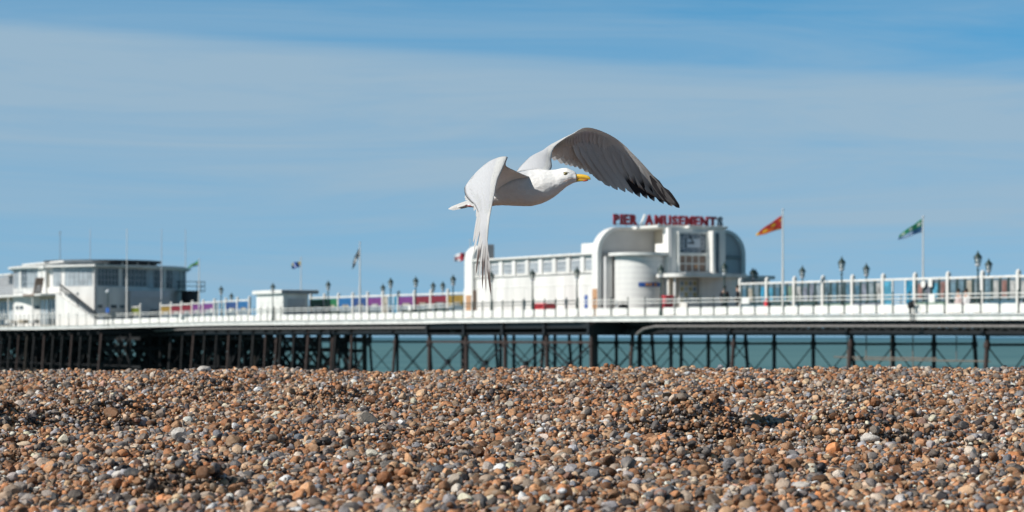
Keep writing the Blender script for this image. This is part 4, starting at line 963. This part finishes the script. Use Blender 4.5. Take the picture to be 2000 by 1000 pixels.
# ruffled feather tips on breast, neck and back: small tufts lying along the body
def sheet_feather(base, tip, up, width, col0, col1, name='feather', camber=.12, n=12, w_=5, droop=0.0, taper=.55, tipcol=None, side_bias=0):
    """one blade: rounded tip, slight camber, thickness from solidify"""
    base, tip, up = Vector(base), Vector(tip), Vector(up).normalized(); d = tip-base; l = d.length; dn = d/l; sd = dn.cross(up).normalized(); up = sd.cross(dn)
    vs, fs, cols, uvs = [], [], [], []
    for i in range(n+1):
        u = i/n; wv = width*(.35+.65*min(1,u/.25))*(1-taper*max(0,(u-.45)/.55))*math.sqrt(max(0.0, 1-max(0,(u-.86)/.14)**2)) if u < 1 else width*.06
        for j in range(w_):
            q = j/(w_-1)*2-1
            p = base+d*u+sd*(q*wv/2)+up*(l*camber*math.sin(u*PI)*.5 - droop*u*u - abs(q)*wv*.08); vs.append(p)
            c = tuple(col0[k]*(1-u)+col1[k]*u for k in range(3))
            if tipcol: 
                f = max(0,min(1,(u-tipcol[1])/.10)); c = tuple(c[k]*(1-f)+tipcol[0][k]*f for k in range(3))
                if len(tipcol) > 2 and u > .93: c = tipcol[2]
            if j == w_//2: c = tuple(x*.9 for x in c)
            cols.append(c); uvs.append((u, q*.5+.5+random.random()*.0))
    for i in range(n):
        for j in range(w_-1): k = i*w_+j; fs.append((k,k+1,k+w_+1,k+w_))
    return colmesh(name, vs, fs, cols, FEATH, uvs)
def addf(me, parent, th=.0009, label=None):
    o = link('feather', me, parent)
    if label: o['label'] = label
    return o
# tail: a narrow folded fan seen nearly edge on
for i in range(6):
    f = i/5; b0 = at(922,393+f*5,10.43+.02*f); b0.y = 10.40+.012*i; tp = at(875+f*6,406.5+f*2.2,10.45); tp.y = 10.50-.010*i
    addf(sheet_feather(b0, tp, (-.25,-.75,.62), .026, BWH, BWH, camber=.02, taper=.35), body)
# folded pink feet under the vent
ft = MB()
for dy in (.01,-.02):
    a = at(938,401,10.38+dy)-G0; b_ = at(914,402,10.40+dy)-G0; ft.tube(a, b_, .0045, .0035, 8)
    for q in (-.006,0,.006): ft.tube(b_, b_+Vector((-.012,q,.002)), .003,.0015,6)
    ft.tube(a, a+Vector((.02,0,.012)), .005,.006,8)
part('foot', ft, mat('pink_leg_skin', (.45,.14,.15), .5), gull)

def interp_curve(tab, t):
    ts = [r[0] for r in tab]; 
    k = max(0, min(len(ts)-2, next((i for i in range(len(ts)-1) if t <= ts[i+1]), len(ts)-2)))
    P = [Vector(tab[max(0,min(len(tab)-1,j))][1]) for j in (k-1,k,k+1,k+2)]
    u = (t-ts[k])/(ts[k+1]-ts[k]); T0 = [ts[max(0,min(len(ts)-1,j))] for j in (k-1,k,k+1,k+2)]
    m1 = (P[2]-P[0])/(T0[2]-T0[0])*(ts[k+1]-ts[k]) if T0[2]>T0[0] else Vector(); m2 = (P[3]-P[1])/(T0[3]-T0[1])*(ts[k+1]-ts[k]) if T0[3]>T0[1] else Vector()
    u2, u3 = u*u, u*u*u
    return P[1]*(2*u3-3*u2+1)+m1*(u3-2*u2+u)+P[2]*(-2*u3+3*u2)+m2*(u3-u2)
def curve(rows): return [(t, at(x, y, GY+d)) for t, x, y, d in rows]
MANT = (.69,.70,.725); UNDER = (.87,.85,.83); PRIM = (.80,.79,.78); BLK = (.025,.023,.028); BRN = (.16,.12,.11)
class Wing:
    def __init__(s, Lr, Tr, upsign, camb): s.L = curve(Lr); s.T = curve(Tr); s.sg = upsign; s.cb = camb
    def P(s, t, c, lift=0):
        a, b = interp_curve(s.L, t), interp_curve(s.T, t); e = .012
        da = interp_curve(s.L, min(1,t+e))-interp_curve(s.L, max(0,t-e)); db = interp_curve(s.T, min(1,t+e))-interp_curve(s.T, max(0,t-e))
        n = ((da*(1-c)+db*c).cross(b-a)).normalized()*s.sg; ch = (b-a).length
        return a.lerp(b, c)+n*(ch*s.cb(t)*(math.sin(PI*min(1,c)**.75)) + lift), n
    def sheet(s, parent, cmax=.78, nt=60, nc=18, th=.008):
        """solid wing: upper and lower surface with a rounded thick leading edge"""
        vs, fs, cols = [], [], []; ring = 2*nc
        for i in range(nt+1):
            t = i/nt; 
            for k in range(ring):
                c = (k/nc if k <= nc else (ring-k)/nc); up = 1 if 0 < k < nc else (-1 if k > nc else 0); cc = cmax(t)*c**1.5
                thick = th*(1-.75*t)*math.sqrt(max(0,c**.8*(1-c)))*1.5
                p, n = s.P(t, cc); q = p+n*thick*up*(1 if up > 0 else .8)
                q = q+n*(noise.noise(q*60)*.0012); vs.append(q)
                cols.append(s.color(t, cc, up >= 0))
        for i in range(nt):
            for k in range(ring): fs.append((i*ring+k, i*ring+(k+1)%ring, (i+1)*ring+(k+1)%ring, (i+1)*ring+k))
        fs.append(tuple(range(ring-1,-1,-1))); fs.append(tuple(nt*ring+k for k in range(ring)))
        uv = [(i/nt*3, (k/ring)) for i in range(nt+1) for k in range(ring)]
        return link('wing', colmesh('wing', vs, fs, cols, WSHEET, uv), parent)
    def color(s, t, c, up):
        base = MANT if up else UNDER
        if up and c < .16: base = (.80,.80,.78)
        f = max(0, min(1, (t-(.80 if s is far else .93))/.14))*.9
        return tuple(base[k]*(1-f)+(.07,.065,.07)[k]*f for k in range(3))
far = Wing([(0,1072,337,-.02),(.10,1078,326,.03),(.20,1077,311,.09),(.30,1081,291,.15),(.40,1096,276,.21),(.50,1119,262,.27),(.60,1142,249.5,.33),(.68,1170,254,.37),(.76,1207,273,.40),(.84,1242,306,.42),(.92,1282,350,.44),(1,1325,403,.45)],
           [(0,998,338,.05),(.10,1012,319,.09),(.20,1034,303,.16),(.30,1066,303,.28),(.40,1104,316,.42),(.50,1130,325,.48),(.60,1158,337,.52),(.68,1180,353,.53),(.76,1212,372,.52),(.84,1245,383,.51),(.92,1282,393,.49),(1,1326,405,.46)], 1, lambda t: float(np.interp(t,(0,.15,.3,.5,.7,.9,1),(.10,.12,.15,.13,.08,.04,.0))))
near = Wing([(0,1056,352,.03),(.10,1030,345,-.055),(.20,1005,333,-.10),(.28,988,323,-.13),(.36,992,307,-.17),(.42,984,325,-.21),(.50,972,352,-.25),(.58,967,376,-.28),(.68,960,408,-.31),(.78,956,432,-.33),(.88,953,462,-.33),(1,951,500,-.32)],
            [(0,1008,370,.05),(.10,975,376,.07),(.20,940,378,-.06),(.28,918,364,-.08),(.36,905,368,-.11),(.42,906,384,-.15),(.50,916,397,-.20),(.58,926,405,-.24),(.68,935,425,-.27),(.78,935,448,-.28),(.88,936,475,-.29),(1,938,505,-.30)], 1, lambda t: float(np.interp(t,(0,.15,.3,.5,.7,.9,1),(.06,.10,.12,.10,.06,.03,.0))))
for wg in (far, near):      # make the camber bulge point to the upper side
    _, n_ = wg.P(.55, .5)
    ref = Vector((.35,.35,.8)) if wg is far else Vector((-.75,-.6,.4))
    if n_.dot(ref) < 0: wg.sg = -1
wf = far.sheet(gull, lambda t: float(np.interp(t,(0,.5,.7,1),(.86,.66,.60,.95)))); wn_ = near.sheet(gull, lambda t: float(np.interp(t,(0,.4,.55,.8,1),(.98,.96,.93,.93,.8))))
fr_ = random.Random(9)
def flight_feathers(wg, parent, tips_sec, tips_pri, near_side):
    # secondaries and tertials
    for k, t in enumerate(tips_sec):
        b0, n = wg.P(max(0.02,t-.015), .50, -.002); tp, n2 = wg.P(t, 1.0, fr_.uniform(-.001,.001)); tp = tp+(tp-b0)*fr_.uniform(-.03,.05)
        col = MANT if near_side else (.84,.83,.82)
        addf(sheet_feather(b0, tp, n, .062 if not near_side else .046, col, (.74,.74,.74) if not near_side else (.78,.78,.77), taper=.3, camber=.015), parent)
    npr = len(tips_pri)
    for k, (x, y, d) in enumerate(tips_pri):
        f = k/(npr-1); t = .60+.36*f*(1 if not near_side else .9); b0, n = wg.P(t-.06*(1-f)-.02, .30-.22*f if not near_side else .72-.55*f, -.001); tp = at(x, y, GY+d)
        if near_side:
            addf(sheet_feather(b0, tp, n, .021, (.80,.80,.80), (.80,.78,.76) if k < 7 else (.42,.36,.33), taper=.7, camber=.03, tipcol=(BRN, .50) if k in (5,7,8,10) else ((.72,.70,.69), .9)), parent, label='brown tipped outer feather' if k in (5,7,8,10) else None)
            continue
        blackfrom = .70-.30*f if k >= npr*.42 else .9
        tc_ = (BLK, blackfrom) if k >= npr-6 else ((.70,.69,.68), .9)
        if k == npr-1: tc_ = (BLK, .25)
        elif k >= npr-6: tc_ = (BLK, blackfrom, (.60,.59,.58))
        addf(sheet_feather(b0, tp, n, .062-.022*f, PRIM if k < npr-2 else (.05,.045,.05), (.62,.61,.60) if k < npr-4 else (.12,.11,.12), taper=.5, camber=.015, tipcol=tc_), parent, label='black tipped outer feather' if k >= npr-6 else None)
flight_feathers(far, wf, [.285,.31,.335,.365,.40,.435,.47,.505,.54,.575,.61,.64],
    [(1178,354,.53),(1191,364,.53),(1206,371,.53),(1221,375,.53),(1236,378,.52),(1250,385,.52),(1264,388,.51),(1278,393,.50),(1296,398,.49),(1313,403,.47),(1327,406,.46)], False)
flight_feathers(near, wn_, [.43,.45,.47,.49,.51,.53,.55,.575,.60],
    [(926,412,-.24),(930,424,-.26),(924,474,-.28),(925,494,-.29),(931,512,-.295),(929,538,-.30),(936,550,-.305),(942,564,-.31),(954,546,-.325),(949,570,-.315),(959,577,-.33)], True)
def coverts(wg, parent, ts, c0, c1, lift, width, col, col2):
    # overlapping rows of small covering feathers
    for t in ts:
        a0, n = wg.P(max(.01,t-.01), c0, lift); b0, n2 = wg.P(t+fr_.uniform(-.004,.004), c1+fr_.uniform(-.02,.02), lift*1.25)
        addf(sheet_feather(a0, b0, n, width, tuple(x*fr_.uniform(.96,1.02) for x in col), col2, n=7, w_=3, taper=.25, camber=.02), parent, .0006)
coverts(far, wf, np.arange(.30,.74,.022), .10, .46, -.0050, .040, (.86,.84,.82), (.87,.86,.85))
coverts(near, wn_, np.arange(.33,.64,.018), .42, .80, .0032, .026, (.66,.675,.70), (.80,.81,.82))
coverts(near, wn_, np.arange(.33,.70,.018), .12, .48, .0036, .026, (.72,.73,.75), (.82,.83,.84))
# bill
YB = Yb(1125)
def ring_bill(rows, m, name, parent=gull, n=14):
    vs, fs = [], []
    for x, yt, yb, hw in rows:
        for k in range(n):
            a = 2*PI*k/n; p = at(x, (yt+yb)/2-(yb-yt)/2*math.sin(a), GY); p.y = Yb(x)-hw*math.cos(a); vs.append(p-G0)
    for i in range(len(rows)-1):
        for k in range(n): fs.append((i*n+k, i*n+(k+1)%n, (i+1)*n+(k+1)%n, (i+1)*n+k))
    fs += [tuple(range(n-1,-1,-1)), tuple((len(rows)-1)*n+k for k in range(n))]
    return part(name, MB().add(vs, fs, True), m, parent)
BILL = mat('yellow_bill', (.84,.52,.05), .35, .12, 60)
ring_bill([(1117,343,352,.011),(1122,342.2,351.6,.0105),(1128,341.8,351.4,.0095),(1134,342.1,351.3,.0085),(1140,343,351.5,.0072),(1145,344.4,352.2,.006),(1149,346.5,353,.0042),(1151.5,349,353.6,.0024),(1152.3,351.8,353.6,.0008)], BILL, 'upper_bill')
ring_bill([(1114,350.5,357.5,.010),(1122,351,357.6,.0095),(1128,351.3,356.9,.0085),(1134,351.5,356.1,.0075),(1139,351.6,356.2,.0066),(1144,352.2,355.6,.005),(1148,353,354.8,.003)], BILL, 'lower_bill')
ring_bill([(1138,353.2,356.6,.0074),(1141,353,356.7,.0071),(1144,353.1,356.2,.0060),(1147,353.3,355.4,.0042)], mat('red_bill_spot', (.55,.05,.02), .4), 'bill_spot')
ring_bill([(1126,345.9,347.4,.0105),(1130,345.9,347.2,.0098)], mat('nostril_dark', (.25,.12,.02), .6), 'nostril')
# gape line
gl = MB(); prev = None
for x, y in ((1100,357.2),(1105,355),(1110,353),(1115,351.6),(1121,351.3),(1130,351.5),(1140,351.9),(1147,352.8)):
    hw = float(np.interp(x, (1100,1110,1117,1125,1140,1148), (.0345,.0285,.0215,.0118,.0078,.0045))); p = at(x, y, GY); p.y = Yb(x)-hw; p = p-G0
    if prev is not None: gl.tube(prev, p, .0009, n=6)
    prev = p
part('gape', gl, mat('gape_skin', (.30,.16,.10), .6), gull)
# eye
ex, ey = 1104.2, 341.2
def on_head(x, y, out=0):
    tp, bt, hw = [float(np.interp(x, xs_, [s[k] for s in ST])) for k in (1,2,3)]; sa = ((tp+bt)/2-y)/((bt-tp)/2); ca = math.sqrt(max(0,1-sa*sa)); p = at(x, y, GY); p.y = Yb(x)-hw*ca*(1-.12*max(0,sa))-out; return p-G0
ec = on_head(ex, ey); dirn = Vector((.12,-1,.12)).normalized()
def disc(c, r, sx=1, sy=1, h=.001, n=20):
    m = MB(); R_ = dirn.to_track_quat('Z','Y').to_matrix(); prof = [(1,-.001),(1,h*.4),(.8,h*.8),(.45,h),(.001,h*1.08)]; vs = []
    for q, z in prof:
        for k in range(n): a = 2*PI*k/n; vs.append(c+R_ @ Vector((r*q*sx*math.cos(a), r*q*sy*math.sin(a), z)))
    return m.add(vs, [(i*n+k,i*n+(k+1)%n,(i+1)*n+(k+1)%n,(i+1)*n+k) for i in range(4) for k in range(n)], True)
part('eye_ring', disc(ec, .0088, 1.15, .80, .0022), mat('eye_ring', (.10,.07,.03), .6), gull)
part('iris', disc(ec+dirn*.0012, .0060, 1.05, .80, .0022), mat('pale_iris', (.72,.62,.30), .15), gull)
part('pupil', disc(ec+dirn*.0031, .0034, 1, 1, .0008), mat('pupil', (.005,.005,.005), .08), gull)
br = MB(); a = on_head(1099.5,338.6,.0005); b_ = on_head(1109.5,339.0,.0012); br.tube(a, b_, .0012, .0016, 6); part('brow', br, mat('brow_feathers', (.45,.44,.42), .9), gull)
# ------------------------------------------------------------------ shingle: every stone is a solid pebble dropped onto those below it
def pebble_mesh(i):
    r = random.Random(100+i); bm = bmesh.new(); bmesh.ops.create_icosphere(bm, subdivisions=3, radius=1)
    off = Vector((r.random()*50, r.random()*50, r.random()*50)); ang = r.random()
    planes = [(Vector((r.gauss(0,1),r.gauss(0,1),r.gauss(0,.7))).normalized(), r.uniform(.55,.92)) for _ in range(r.choice([2,4,6,8]))]
    for v in bm.verts:
        p = v.co.copy(); q = p*(1+.26*noise.noise(p*1.1+off)+.10*noise.noise(p*2.6+off))
        for n_, d in planes:
            e = q.dot(n_)-d
            if e > 0: q -= n_*e*(.92 if i % 3 else .7)
        v.co = q*(1+.025*noise.noise(p*6+off))
    sx, sy, sz = 1.0, r.uniform(.5,.9), r.uniform(.42,.8)
    for v in bm.verts: v.co = Vector((v.co.x*sx, v.co.y*sy, v.co.z*sz))
    mx = max(abs(v.co.x) for v in bm.verts)
    for v in bm.verts: v.co /= mx
    h = max(v.co.z for v in bm.verts); wy = max(abs(v.co.y) for v in bm.verts)
    me = bpy.data.meshes.new('pebble'); bm.to_mesh(me); bm.free(); me.polygons.foreach_set('use_smooth', [True]*len(me.polygons)); me.set_sharp_from_angle(angle=math.radians(24 if i % 2 else 60)); me.materials.append(STONE)
    return me, wy, h
STONE = bpy.data.materials.new('flint'); STONE.use_nodes = True
t = STONE.node_tree; b = t.nodes['Principled BSDF']; b.inputs['Roughness'].default_value = .5; b.inputs['Specular IOR Level'].default_value = .35
a = t.nodes.new('ShaderNodeAttribute'); a.attribute_type = 'INSTANCER'; a.attribute_name = 'tint'
a2 = t.nodes.new('ShaderNodeAttribute'); a2.attribute_type = 'INSTANCER'; a2.attribute_name = 'seed'
co = t.nodes.new('ShaderNodeTexCoord'); ad = t.nodes.new('ShaderNodeVectorMath'); ad.operation = 'ADD'; t.links.new(co.outputs['Object'], ad.inputs[0]); t.links.new(a2.outputs['Vector'], ad.inputs[1])
def nz_(scale, det, lo, hi, olo, ohi, rough=.6):
    n = t.nodes.new('ShaderNodeTexNoise'); n.inputs['Scale'].default_value = scale; n.inputs['Detail'].default_value = det; n.inputs['Roughness'].default_value = rough; t.links.new(ad.outputs[0], n.inputs['Vector'])
    r = t.nodes.new('ShaderNodeMapRange'); r.inputs[1].default_value = lo; r.inputs[2].default_value = hi; r.inputs[3].default_value = olo; r.inputs[4].default_value = ohi; t.links.new(n.outputs['Fac'], r.inputs[0]); return n, r
n_a, m_a = nz_(1.3, 5, .3, .7, .66, 1.18)
mx1 = t.nodes.new('ShaderNodeMix'); mx1.data_type='RGBA'; mx1.blend_type='MULTIPLY'; mx1.inputs['Factor'].default_value = 1; t.links.new(a.outputs['Color'], mx1.inputs['A']); t.links.new(m_a.outputs[0], mx1.inputs['B'])
n_b, m_b = nz_(.9, 6, .56, .64, 0, .55, .7)      # chalky rind
mx2 = t.nodes.new('ShaderNodeMix'); mx2.data_type='RGBA'; mx2.inputs['B'].default_value = (.40,.34,.28,1); t.links.new(m_b.outputs[0], mx2.inputs['Factor']); t.links.new(mx1.outputs['Result'], mx2.inputs['A'])
n_c, m_c = nz_(9, 3, .60, .68, 0, .5, .6)        # small dark pits
mx3 = t.nodes.new('ShaderNodeMix'); mx3.data_type='RGBA'; mx3.inputs['B'].default_value = (.05,.04,.035,1); t.links.new(m_c.outputs[0], mx3.inputs['Factor']); t.links.new(mx2.outputs['Result'], mx3.inputs['A'])
t.links.new(mx3.outputs['Result'], b.inputs['Base Color'])
bp = t.nodes.new('ShaderNodeBump'); bp.inputs['Strength'].default_value = .35; bp.inputs['Distance'].default_value = .05; t.links.new(n_c.outputs['Fac'], bp.inputs['Height']); t.links.new(bp.outputs[0], b.inputs['Normal'])

NP = 20
PEB = [pebble_mesh(i) for i in range(NP)]
PALETTE = [((.36,.20,.105),16,'rusty brown'),((.42,.26,.145),17,'tan'),((.27,.145,.075),12,'dark brown'),((.47,.35,.23),14,'sandy'),((.52,.46,.38),13,'cream'),
           ((.23,.22,.205),12,'grey'),((.14,.15,.16),9,'slate grey'),((.045,.045,.052),7,'near black'),((.29,.31,.34),8,'blue grey'),((.66,.64,.60),8,'white'),((.42,.20,.09),7,'orange'),((.38,.25,.20),4,'pinkish')]
pw_ = np.array([p[1] for p in PALETTE], float); pw_ /= pw_.sum()
# candidates
def half_width(y): return .2118*y+.30
cands = []
def sizes(n):   # long half axis in metres
    s = RNG.lognormal(math.log(.0072), .43, n)*np.where(RNG.random(n) < .02, RNG.uniform(1.5,2.5,n), 1); return np.clip(s, .0036, .027)
RES = .005; X0, Y0 = -4.6, 5.5; NX, NY = int(9.2/RES), int((18.2-Y0)/RES)
yy, xx = np.mgrid[0:NY, 0:NX]; HM = ground(X0+xx*RES, Y0+yy*RES).astype(np.float32)-.004; del xx, yy
NC = 450000
ys = RNG.uniform(5.7, 17.2, NC*2); xsn = RNG.uniform(-4.4, 4.4, NC*2); keep = np.abs(xsn) < half_width(ys); ys, xsn = ys[keep], xsn[keep]
NCC = min(len(ys), NC); ys, xsn = ys[:NCC], xsn[:NCC]
sz = sizes(NCC); 
# small stones first, large and small mixed on top
kind = RNG.integers(0, NP, NCC); yaw = RNG.uniform(0, 2*PI, NCC); pit = RNG.normal(0, .42, NCC); rol = RNG.normal(0, .42, NCC)
ci = RNG.choice(len(PALETTE), NCC, p=pw_)
HERO = [(715,846,30,4,'cream'),(1698,871,24,9,'white'),(357,872,24,9,'white'),(485,852,20,5,'grey'),(1075,914,30,4,'pale'),(245,950,28,9,'white'),(272,962,22,6,'slate'),(970,977,28,1,'tan'),(893,967,22,4,'pale'),
 (1570,972,24,9,'white'),(1778,912,22,0,'brown'),(745,776,16,5,'grey'),(770,952,20,5,'grey'),(826,947,20,2,'brown'),(880,724,13,8,'bluegrey'),(402,730,18,9,'white'),(95,836,18,6,'dark'),(160,840,20,6,'dark'),(222,822,22,2,'brown'),
 (1195,784,9,9,'white'),(1036,740,8,5,'grey'),(1730,846,18,6,'slate'),(1010,860,18,5,'grey'),(628,842,16,8,'bluegrey'),(1240,925,18,9,'white'),(1140,905,16,4,'cream'),(330,870,14,4,'cream'),(10,770,18,1,'tan'),(1980,745,12,4,'cream'),
 (1330,722,12,3,'sandy'),(1580,727,13,4,'cream'),(240,775,12,9,'white'),(1125,838,14,4,'cream'),(1820,985,20,9,'white'),(1525,800,12,8,'bluegrey'),(560,985,20,1,'tan'),(1440,925,18,0,'brown'),(1620,905,16,3,'sandy')]
pos = np.zeros((NCC,3)); order = np.argsort(-(RNG.uniform(0,1,NCC)+.25*(sz<.009)))
wyk = np.array([p[1] for p in PEB]); hk = np.array([p[2] for p in PEB])
def drop(x, y, s, k, a):
    h = hk[k]*s; fr = s*(.5+.5*wyk[k])*.72; r = max(1, int(fr/RES))
    ix, iy = int((x-X0)/RES), int((y-Y0)/RES)
    best = None
    for ox, oy in ((0,0),(2*r,0),(-2*r,0),(0,2*r),(0,-2*r)):
        jx, jy = min(max(ix+ox,r+1),NX-r-2), min(max(iy+oy,r+1),NY-r-2); p = HM[jy-r:jy+r+1, jx-r:jx+r+1]; m = float(p.mean()*.22+p.max()*.78)
        if best is None or m < best[0]-1e-4: best = (m, jx, jy)
    m, jx, jy = best; z = m+h*.72; tgt = HM[jy-r:jy+r+1, jx-r:jx+r+1]
    np.maximum(tgt, z+h*.55-(_D[r]*h*.8), out=tgt)
    return X0+jx*RES, Y0+jy*RES, z
_D = {}
for r in range(1, 24):
    q = np.arange(-r, r+1)/(r+.5); _D[r] = (q[:,None]**2+q[None,:]**2).astype(np.float32)
for i in order:
    pos[i] = drop(xsn[i], ys[i], sz[i], kind[i], yaw[i])
hero = []
for px, py, hp_, c, nm in HERO:
    x, y = place(px, py+3); y = min(y, 16.2); s_ = hp_/F*y*.80
    for it in range(3):
        jx, jy = int((x-X0)/RES), int((y-Y0)/RES)
    k = [1,4,7,10,13,16][len(hero) % 6]; p = drop(x, y, s_, k, 0); hero.append((p, s_, k, c, px, py))
# the stones that show largest become objects of their own
X, Yy, Z = pos.T
pxs = 1000+F*X/Yy; pys = HZ-F*Z/Yy; gx_ = ((Yy-Y0)/RES).astype(int).clip(0,NY-1); hx_ = ((X-X0)/RES).astype(int).clip(0,NX-1)
cover = HM[gx_, hx_]-Z                      # how deep the stone's centre lies under the final surface
vis = (pxs > 6) & (pxs < 1994) & (pys < 996) & (cover < sz*.75) & (Yy < 16.3)
show = np.where(vis, sz*F/Yy, 0); big = np.argsort(-show)[:262]
mask = np.ones(NCC, bool); mask[big] = False
def tint_of(c):
    base = np.array(PALETTE[c][0]); return np.clip(base*np.array([1.07,.93,.86])*RNG.uniform(.38,1.75)*(1+np.array([1,0,-1])*RNG.normal(0,.05)), .02, .78)
tints = np.array([tint_of(c) for c in ci]); seeds = RNG.uniform(0, 60, (NCC,3))
def zone(px, py):
    r = 'along the crest' if py < 765 else 'on the upper slope' if py < 830 else 'on the middle slope' if py < 900 else 'on the near slope' if py < 955 else 'at the bottom edge'
    near_ = [(120,'under the round pavilion'),(330,'under the sloping railing'),(520,'under the kiosk'),(700,'under the last timber piles'),(880,'left of the gull tail'),(1050,'below the gull body'),(1230,'below the far wing'),(1430,'under the clock block'),(1600,'under the red-yellow flag'),(1780,'left of the telescope'),(1900,'under the green flag'),(2100,'near the right edge')]
    return r+', '+next(b for a, b in near_ if px <= a)
SH = ['rounded','blunt','flat','angular','lumpy','oval']
used_lb = {}
def pebble_obj(p, s_, k, c, tint, a, rx, ry, px, py):
    o = link('pebble', PEB[k][0]); o.location = p; o.scale = (s_,)*3; o.rotation_euler = (rx, ry, a); o['tint'] = [float(v) for v in tint]; o['seed'] = [float(v) for v in RNG.uniform(0,60,3)]
    size = 'large' if s_*F/p[1] > 17 else 'medium'
    lb = '%s %s %s pebble %s' % (size, SH[k % 6], PALETTE[c][2], zone(px, py))
    if lb in used_lb:
        q = used_lb[lb]; lb2 = lb.replace(size, {'large':'big','medium':'mid-sized'}[size]+(' leftward' if px < q else ' rightward'), 1)
        if lb2 in used_lb: lb2 = lb.replace(size, 'bulky')
        if lb2 not in used_lb: lb = lb2
    used_lb[lb] = px
    tag(o, lb, 'pebble', 'largest pebbles on the shingle bank')
    return o
for (p, s_, k, c, px, py) in hero: pebble_obj(p, s_, k, c, np.array(PALETTE[c][0])*np.array([1,.95,.92]), RNG.uniform(-.5,.5), RNG.normal(0,.15), RNG.normal(0,.15), px, py)
for i in big: pebble_obj(tuple(pos[i]), float(sz[i]), int(kind[i]), int(ci[i]), tints[i], float(yaw[i]), float(pit[i]), float(rol[i]), pxs[i], pys[i])
# loose single layer beyond the strip in view
NO = 230000; ox = RNG.uniform(-7.5, 7.5, NO); oy = RNG.uniform(5.0, 19, NO); ko = np.abs(ox) > half_width(oy)-.02; ko |= (oy < 5.6); ox, oy = ox[ko], oy[ko]; NO = len(ox)
os_ = sizes(NO)*1.5; ok_ = RNG.integers(0, NP, NO); oz = ground(ox, oy)+os_*RNG.uniform(.0,.9,NO); oc = RNG.choice(len(PALETTE), NO, p=pw_)
P_all = np.vstack([pos[mask], np.column_stack([ox,oy,oz])]); S_all = np.concatenate([sz[mask], os_]); K_all = np.concatenate([kind[mask], ok_])
R_all = np.vstack([np.column_stack([pit,rol,yaw])[mask], np.column_stack([RNG.normal(0,.3,NO),RNG.normal(0,.3,NO),RNG.uniform(0,2*PI,NO)])])
T_all = np.vstack([tints[mask], np.array([tint_of(c) for c in oc])]); SD_all = np.vstack([seeds[mask], RNG.uniform(0,60,(NO,3))])
me = bpy.data.meshes.new('shingle'); me.vertices.add(len(P_all)); me.vertices.foreach_set('co', P_all.astype(np.float32).ravel())
def attr(nm, ty, arr, key='value'):
    at_ = me.attributes.new(nm, ty, 'POINT'); at_.data.foreach_set(key, arr.ravel())
attr('size','FLOAT',S_all.astype(np.float32)); attr('kind','INT',K_all.astype(np.int32)); attr('rot','FLOAT_VECTOR',R_all.astype(np.float32),'vector')
attr('tint','FLOAT_COLOR',np.column_stack([T_all,np.ones(len(T_all))]).astype(np.float32),'color'); attr('seed','FLOAT_VECTOR',SD_all.astype(np.float32),'vector')
sh = link('shingle', me); sh['kind'] = 'stuff'
pc = bpy.data.collections.new('pebble_kinds')
for i, (pm, _, _) in enumerate(PEB): pc.objects.link(bpy.data.objects.new('pebble_kind_%02d' % i, pm))
ng = bpy.data.node_groups.new('scatter','GeometryNodeTree'); ng.interface.new_socket('Geometry', in_out='INPUT', socket_type='NodeSocketGeometry'); ng.interface.new_socket('Geometry', in_out='OUTPUT', socket_type='NodeSocketGeometry')
gi, go = ng.nodes.new('NodeGroupInput'), ng.nodes.new('NodeGroupOutput'); ci_ = ng.nodes.new('GeometryNodeCollectionInfo'); ci_.inputs['Collection'].default_value = pc; ci_.inputs['Separate Children'].default_value = True; ci_.inputs['Reset Children'].default_value = True
iop = ng.nodes.new('GeometryNodeInstanceOnPoints'); iop.inputs['Pick Instance'].default_value = True
def na(nm, ty):
    n = ng.nodes.new('GeometryNodeInputNamedAttribute'); n.data_type = ty; n.inputs['Name'].default_value = nm; return n.outputs['Attribute']
ng.links.new(gi.outputs[0], iop.inputs['Points']); ng.links.new(ci_.outputs[0], iop.inputs['Instance']); ng.links.new(na('kind','INT'), iop.inputs['Instance Index']); ng.links.new(na('rot','FLOAT_VECTOR'), iop.inputs['Rotation']); ng.links.new(na('size','FLOAT'), iop.inputs['Scale'])
ng.links.new(iop.outputs[0], go.inputs[0]); md = sh.modifiers.new('scatter','NODES'); md.node_group = ng
